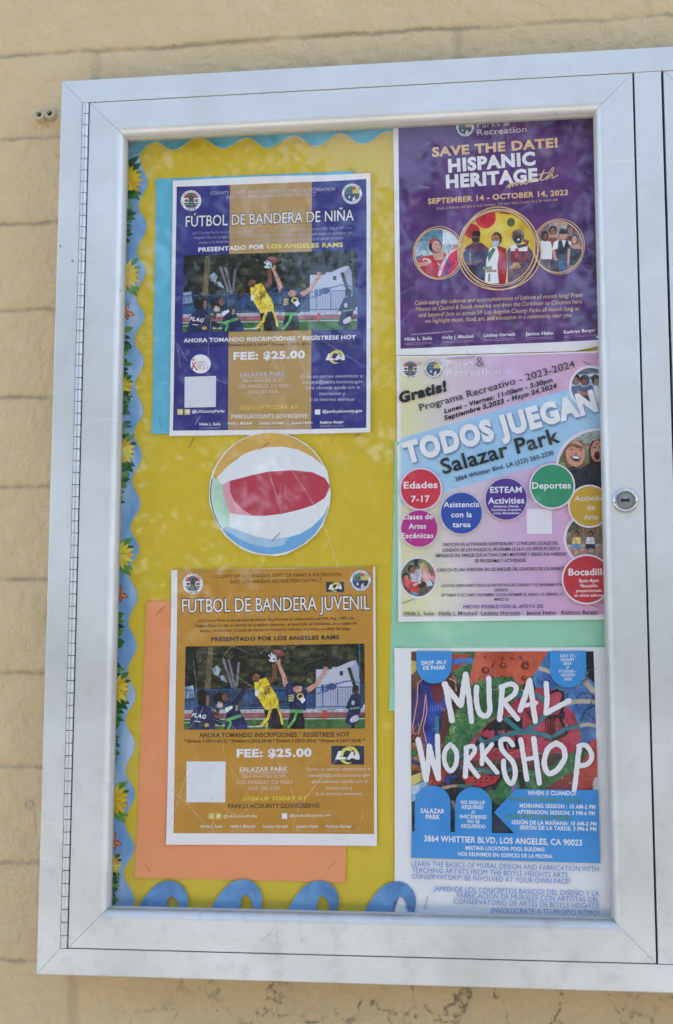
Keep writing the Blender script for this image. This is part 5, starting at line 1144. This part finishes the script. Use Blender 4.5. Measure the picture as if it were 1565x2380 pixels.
    s.poly([(158,60),(180,40),(380,30),(720,40),(730,120),(720,292),(160,282)], mottled('mural_dark', [(28,32,40),(44,50,60),(70,80,96)], 90)); s.stroke([(330,48),(420,36),(500,46)], 16, P(180,140,116)); s.poly([(560,60),(720,55),(640,140),(590,120)], mottled('mural_green_c', [(36,60,40),(60,96,60),(90,120,80)], 120)); s.stroke([(372,100),(395,160)], 12, P(180,140,116)); s.poly([(160,40),(230,20),(240,30),(180,110),(160,120)], P(190,206,226)); [s.stroke([(600+i*9,288),(598+i*9,276)], 3, P(16,18,22)) for i in range(12)]; s.ell(620,260,60,70, P(52,60,80))
    s.build('painted_shapes', root)
    s = Sheet(d, ZK, lay0=55, **bd)
    arch = lambda cx, cy, r, a0, a1, n=14: [(cx+r*math.cos(math.radians(a0+(a1-a0)*i/n)), cy+r*math.sin(math.radians(a0+(a1-a0)*i/n))) for i in range(n+1)]
    s.poly([(160,279),(712,290),(1168,300),(1173,451),(158,422)], BLU); s.poly(arch(273,130,96,180,360) + [(369,284),(177,281)], BLU, lay=s.lay); s.poly(arch(492,140,99,180,360) + [(590,289),(393,285)], BLU, lay=s.lay); s.poly([(720,53),(1162,59),(1168,302),(712,291),(602,178)], BLU, lay=s.lay)
    s.flush('blue_panel', root); s.F = ZJ; s.poly([(186,103),(376,103)] + arch(281,182,95,0,180), BLU, lay=s.lay); s.flush('blue_tab', root); s.poly([(902,102),(1097,102)] + arch(1000,202,97,0,180), BLU, lay=s.lay)
    s.build('blue_tab', root)
    s = Sheet(d, ZN, lay0=58, **bd); WH = P(240,240,244, var=.02); random.seed(11)
    def st(pts, w=46, sub=False): s.stroke(pts, w, WH, jit=.09, sub=sub)
    st([(297,300),(325,450),(352,595)], 46); st([(290,300),(350,380),(420,470)], 46); st([(425,470),(462,222)], 46); st([(462,222),(490,420),(510,600)], 44)
    st([(550,325),(548,440),(572,530),(620,558),(655,520),(652,400),(648,252)], 42, True)
    st([(757,325),(748,460),(736,585)], 44); st([(745,325),(820,300),(868,325),(850,385),(770,440)], 40, True); st([(765,440),(820,510),(882,582)], 42)
    st([(900,512),(940,400),(978,272)], 44); st([(978,272),(1000,430),(1022,600)], 44); st([(925,478),(1030,452)], 34)
    st([(1110,295),(1118,420),(1108,535)], 42); st([(1110,535),(1200,485),(1295,435)], 42)
    st([(80,748),(112,900),(145,1072)], 44); st([(145,1072),(160,950),(168,800)], 40); st([(168,800),(200,930),(243,1062)], 44); st([(243,1062),(240,880),(234,718)], 42)
    st([(340,785),(296,840),(292,930),(335,1000),(382,950),(388,850),(340,785)], 38, True)
    st([(468,812),(465,930),(460,1045)], 40); st([(462,815),(520,800),(532,850),(470,922)], 36, True); st([(472,922),(515,985),(562,1045)], 38)
    st([(592,790),(596,870),(592,945)], 36); st([(674,785),(605,875)], 36); st([(602,878),(660,945),(716,1012)], 38)
    st([(842,792),(800,745),(745,762),(762,840),(840,925),(862,1020),(836,1100),(795,1070),(770,990),(768,920)], 40, True)
    st([(905,748),(930,900),(955,1068)], 40); st([(1010,738),(1030,900),(1055,1098)], 42); st([(935,908),(1035,890)], 34)
    st([(1190,775),(1120,830),(1095,940),(1130,1020),(1200,990),(1258,900),(1248,815),(1190,775)], 44, True)
    st([(1378,800),(1360,960),(1338,1145)], 42); st([(1372,800),(1430,795),(1478,870),(1450,940),(1368,962)], 40, True)
    s.build('brush_title', root)
    s = Sheet(d, ZJ, lay0=58, **bd); L = 60; TW = P(234,236,244, var=.02); OL = P(96,146,92)
    for q in [('DROP -IN //',213,177,348,172,21),('DE PASAR',223,203,341,200,21)]: s.text(*q, TW, off=.03, lay=L)
    s.flush('drop_in_text', root)
    for q in [('JULY 17 -',957,135,1042,135,15),('AUGUST',959,156,1035,155,15),('2023',974,176,1017,176,15),('//',990,196,1006,196,15),('17 JULIO -',951,218,1045,217,15),('AGOSTO',960,239,1038,238,15),('2023',978,260,1020,259,15)]: s.text(*q, TW, off=.03, lay=L)
    s.flush('date_text', root); s.F = ZK
    for q in [('WHEN // CUANDO?',783,85,1045,87,24),('MORNING SESSION : 10 AM-2 PM',740,152,1147,160,22),('AFTERNOON SESSION: 3 PM-6 PM',727,186,1144,194,22),('SESIÓN DE LA MAÑANA: 10 AM-2 PM',696,241,1153,251,22),('SESIÓN DE LA TARDE: 3 PM-6 PM',741,269,1152,279,22),('SALAZAR',208,181,337,184,25),('PARK',237,213,312,215,25),('NO SIGN-UP',424,133,556,136,20),('REQUIRED',430,158,545,161,20),('//',480,186,502,187,20),('INSCRIBIRSE',420,209,562,213,20),('NO ES',459,235,525,237,20),('REQUERIDO',427,260,557,264,20),('3864 WHITTIER BLVD, LOS ANGELES, CA 90023',227,334,1075,357,33),('MEETING LOCATION: POOL BUILDING',450,379,874,387,21),('NOS REUNIMOS EN: EDIFICIO DE LA PISCINA',410,411,917,425,21)]: s.text(*q, TW, off=.026, lay=L)
    s.flush('panel_text', root)
    for q in [('MONDAY, WEDNESDAY, FRIDAY',687,116,1078,124,21),('LUNES, MIERCOLES, VIERNES',657,208,1023,217,21)]: s.text(*q, OL, off=.03, lay=L)
    s.flush('weekday_text', root); TB = P(84,128,196)
    for q in [('LEARN THE BASICS OF MURAL DESIGN AND FABRICATION WITH',160,466,1165,496),('TEACHING ARTISTS FROM THE BOYLE HEIGHTS ARTS',160,500,998,528),('CONSERVATORY! BE INVOLVED AT YOUR OWN PACE!',160,534,1012,563),('¡APRENDE LOS CONCEPTOS BÁSICOS DEL DISEÑO Y LA',278,602,1167,627),('FABRICACIÓN DE MURALES CON ARTISTAS DEL',404,636,1167,660),('CONSERVATORIO DE ARTES DE BOYLE HEIGHTS!',386,668,1167,694),('¡INVOLÚCRATE A TU PROPIO RITMO!',583,716,1167,730)]: s.text(*q, 27, TB, lay=L)
    s.flush('body_text', root)
flyer_mural()

# --- wave cut-outs along the bottom
WAVE = mottled('wave_paper', [(72,118,172),(92,142,194),(110,160,206)], 22)
s = Sheet(.0248, ID, bend=.0004, ph=.2)
for tx, ty in ((395,2047.5),(567,2044),(745,2047),(925,2049)):
    q = [(-80,75),(-60,40),(-46,22),(-30,8),(-12,1),(4,0),(20,5),(35,20),(42,38),(42,56),(38,72),(28,76),(21,62),(18,48),(12,38),(4,35),(-4,40),(-9,50),(-10,66),(-10,75)]
    s.poly([(tx+x, ty+y) for x, y in q], WAVE, 0)
s.poly([(250,2118),(1100,2128),(1110,2165),(250,2150)], WAVE, 0)
tag(s.build('border_trim'), 'blue curling wave border strip along the bottom behind the glass', 'border trim')

# --- staples
def staple(F, a, b, label, d=.0250):
    (xa,za),(xb,zb) = at(*F(*a), d), at(*F(*b), d)
    s = Solid(); dx, dz = xb-xa, zb-za; l = math.hypot(dx,dz); nx, nz = -dz/l*.00022, dx/l*.00022; t = .0005
    for (y0, y1, e0, e1) in ((d-t, d, 0, 1), (d, d+.0022, 0, .04), (d, d+.0022, .96, 1)):
        vs = []
        for y in (y0, y1):
            for e_ in (e0, e1):
                for sg in (1,-1): vs.append((xa+dx*e_+sg*nx, y, za+dz*e_+sg*nz))
        s.add(vs, [(0,1,3,2),(4,6,7,5),(0,4,5,1),(2,3,7,6),(0,2,6,4),(1,5,7,3)], STEEL)
    tag(s.build('staple', None, ((xa+xb)/2, d, (za+zb)/2)), label, 'staple', 'staples holding the papers')
Z2 = zf(0,1300,600)
staple(ZP, (748,155), (672,210), 'thin wire staple through the gold top of the beach ball', .0248)
staple(ZP, (840,880), (768,952), 'thin wire staple through the lower white band of the beach ball', .0248)
staple(ZP, (145,110), (98,198), 'slanted staple in the yellow paper left of the beach ball top', .0270)
staple(ZP, (1480,80), (1437,108), 'short staple in the yellow paper below the right corner of the navy flyer', .0270)
staple(Z2, (1415,300), (1430,410), 'upright staple in the lower left of the sky blue sheet', .0264)
staple(ZC, (210,280), (160,333), 'slanted staple at the top of the orange sheet', .0264)
staple(ZD, (80,835), (125,893), 'staple in the bottom left corner of the orange sheet', .0264)
staple(ZD, (1222,833), (1170,883), 'staple in the bottom right corner of the orange sheet', .0264)
staple(ZD, (330,590), (298,650), 'staple in the bottom left corner of the gold flyer', .0252)
staple(ZD, (1390,608), (1315,632), 'staple in the bottom right corner of the gold flyer', .0252)
staple(ZI, (172,612), (108,635), 'staple near the bottom left corner of the pastel flyer', .0248)
staple(ZI, (1120,640), (1172,663), 'staple under the red disc of the pastel flyer', .0245)
staple(ZH, (215,85), (165,108), 'staple across the left seal of the pastel flyer', .0240)
staple(ZH, (1082,78), (1128,100), 'staple near the top right of the pastel flyer', .0250)
staple(ZJ, (1152,197), (1085,213), 'staple at the right edge of the mural flyer beside the blue tab', .0200)
staple(ZK, (245,632), (228,700), 'dark staple in the white bottom margin of the mural flyer', .0252)
staple(ZFf, (1083,357), (1025,372), 'pale staple at the end of the purple flyer text', .0252)

# ------------------------------------------------------------------ fixings in the wall
PAINT = plain('painted_plastic', (.50,.43,.31), .6)
def anchor(px, py, r, label, cat, proud=.004, hole=.45, wob=0, inner=None):
    x, z = at(px, py, WALL_Y-proud); y1 = WALL_Y+.004; y0 = WALL_Y-proud
    s = Solid(); s.lathe(x, z, [(r*1.08,y1), (r,y0+.0008), (r*.93,y0), (r*hole*1.1,y0), (r*hole,y0+.0006), (r*hole*.9,y0+.006)], PAINT, 24)
    s.lathe(x, z, [(r*hole*.92,y0+.0055), (.0001,y0+.0055)], inner or DARK, 24)
    if wob:
        for i, (vx, vy, vz) in enumerate(s.v):
            a = math.atan2(vz-z, vx-x); k = 1+wob*math.sin(2*a+1)+wob*.6*math.sin(5*a); s.v[i] = (x+(vx-x)*k, vy+wob*.008*math.cos(a+2), z+(vz-z)*k)
    o = s.build('screw_anchor', None, (x, WALL_Y, z)); tag(o, label, cat, 'old wall anchors')
anchor(90.5, 264.5, .0066, 'chipped painted wall anchor, the left one of the touching pair', 'wall anchor', .006, .42, .10)
anchor(114.5, 262, .0062, 'round painted wall anchor, the right one of the touching pair', 'wall anchor', .006, .50, .02)
anchor(66, 1870, .0052, 'small painted over plug low on the wall left of the case', 'wall anchor', -.0012, .62, .04, PAINT)

# ------------------------------------------------------------------ trees across the path (seen in the glass)
def trees():
    m, nt, p = newmat('leaf'); v = coords(nt)
    c = mixrgb(nt, noise(nt, v, 1.5, 3), (.022,.036,.014), (.060,.070,.028)); nt.links.new(c, p.inputs['Base Color']); p.inputs['Roughness'].default_value = .5
    bark = plain('bark', (.085,.07,.055), .9)
    rng = np.random.default_rng(5); s = Solid()
    V = []; Fc = []
    # x, y, z, radius, clumps, leaves per metre of radius, clump size: two tall trees with a strip of sky between, lower growth behind
    crowns = [(-4.05,-12,5.9,3.1,170,8000,.07),(1.78,-12.2,5.7,2.85,170,5200,.062),(-9.6,-13,5.4,3.1,60,1500,.10),(-1.0,-13.4,3.9,1.35,60,4200,.11),(.5,-13.2,3.4,1.2,50,3200,.11),(6.6,-13,5.2,3.0,60,1500,.09),
              (-2.6,-13.6,2.4,1.9,40,1500,.14),(-.6,-13.5,2.3,1.9,40,1500,.14),(1.6,-13.8,2.5,2.0,40,1500,.14),(4,-13.9,2.4,1.9,40,1500,.14),(6.5,-14,2.4,2.0,30,1200,.14),(-5.2,-13.8,2.4,2.0,30,1200,.14),
              (-3.4,-17,2.6,2.5,30,900,.17),(3.5,-17,2.7,2.6,30,900,.17),(-8,-18,3,3,30,900,.17),(8.5,-18,3,3,30,900,.17),(0,-19,2.8,2.8,30,900,.17)]
    for cx, cy, cz, r, nc, dn, sg in crowns:
        n = int(dn*r); clumps = rng.normal(size=(nc,3)); clumps /= np.linalg.norm(clumps,axis=1)[:,None]; clumps *= r*rng.uniform(.2,1,(nc,1))**.5
        for i in range(n):
            q = clumps[rng.integers(nc)] + rng.normal(size=3)*r*sg; o = np.array([cx,cy,cz])+q
            a = rng.normal(size=3); a /= np.linalg.norm(a); b = np.cross(a, rng.normal(size=3)); b /= np.linalg.norm(b); l = rng.uniform(.04,.085) if cy > -15 else rng.uniform(.10,.2); k = len(V)
            V += [tuple(o-a*l), tuple(o+b*l*.5), tuple(o+a*l), tuple(o-b*l*.5)]; Fc.append((k,k+1,k+2,k+3))
    s.add(V, Fc, m)
    for cx, cy, cz, r, *_ in crowns:
        n = 8
        for (xa,ya,za,ra),(xb,yb,zb,rb) in (((cx,cy,0,.17),(cx+.2,cy,cz-r*.3,.10)), ((cx+.2,cy,cz-r*.3,.11),(cx-.6,cy+.3,cz+r*.5,.03)), ((cx+.2,cy,cz-r*.4,.1),(cx+r*.6,cy-.3,cz+r*.3,.03))):
            vs = [(xa+ra*math.cos(2*math.pi*i/n), ya+ra*math.sin(2*math.pi*i/n), za) for i in range(n)] + [(xb+rb*math.cos(2*math.pi*i/n), yb+rb*math.sin(2*math.pi*i/n), zb) for i in range(n)]
            s.add(vs, [(i,(i+1)%n,n+(i+1)%n,n+i) for i in range(n)], bark, True)
    o = s.build('trees', fixn=False); tag(o, 'row of leafy trees across the path, mirrored in the glass', 'trees', kind='stuff')
trees()
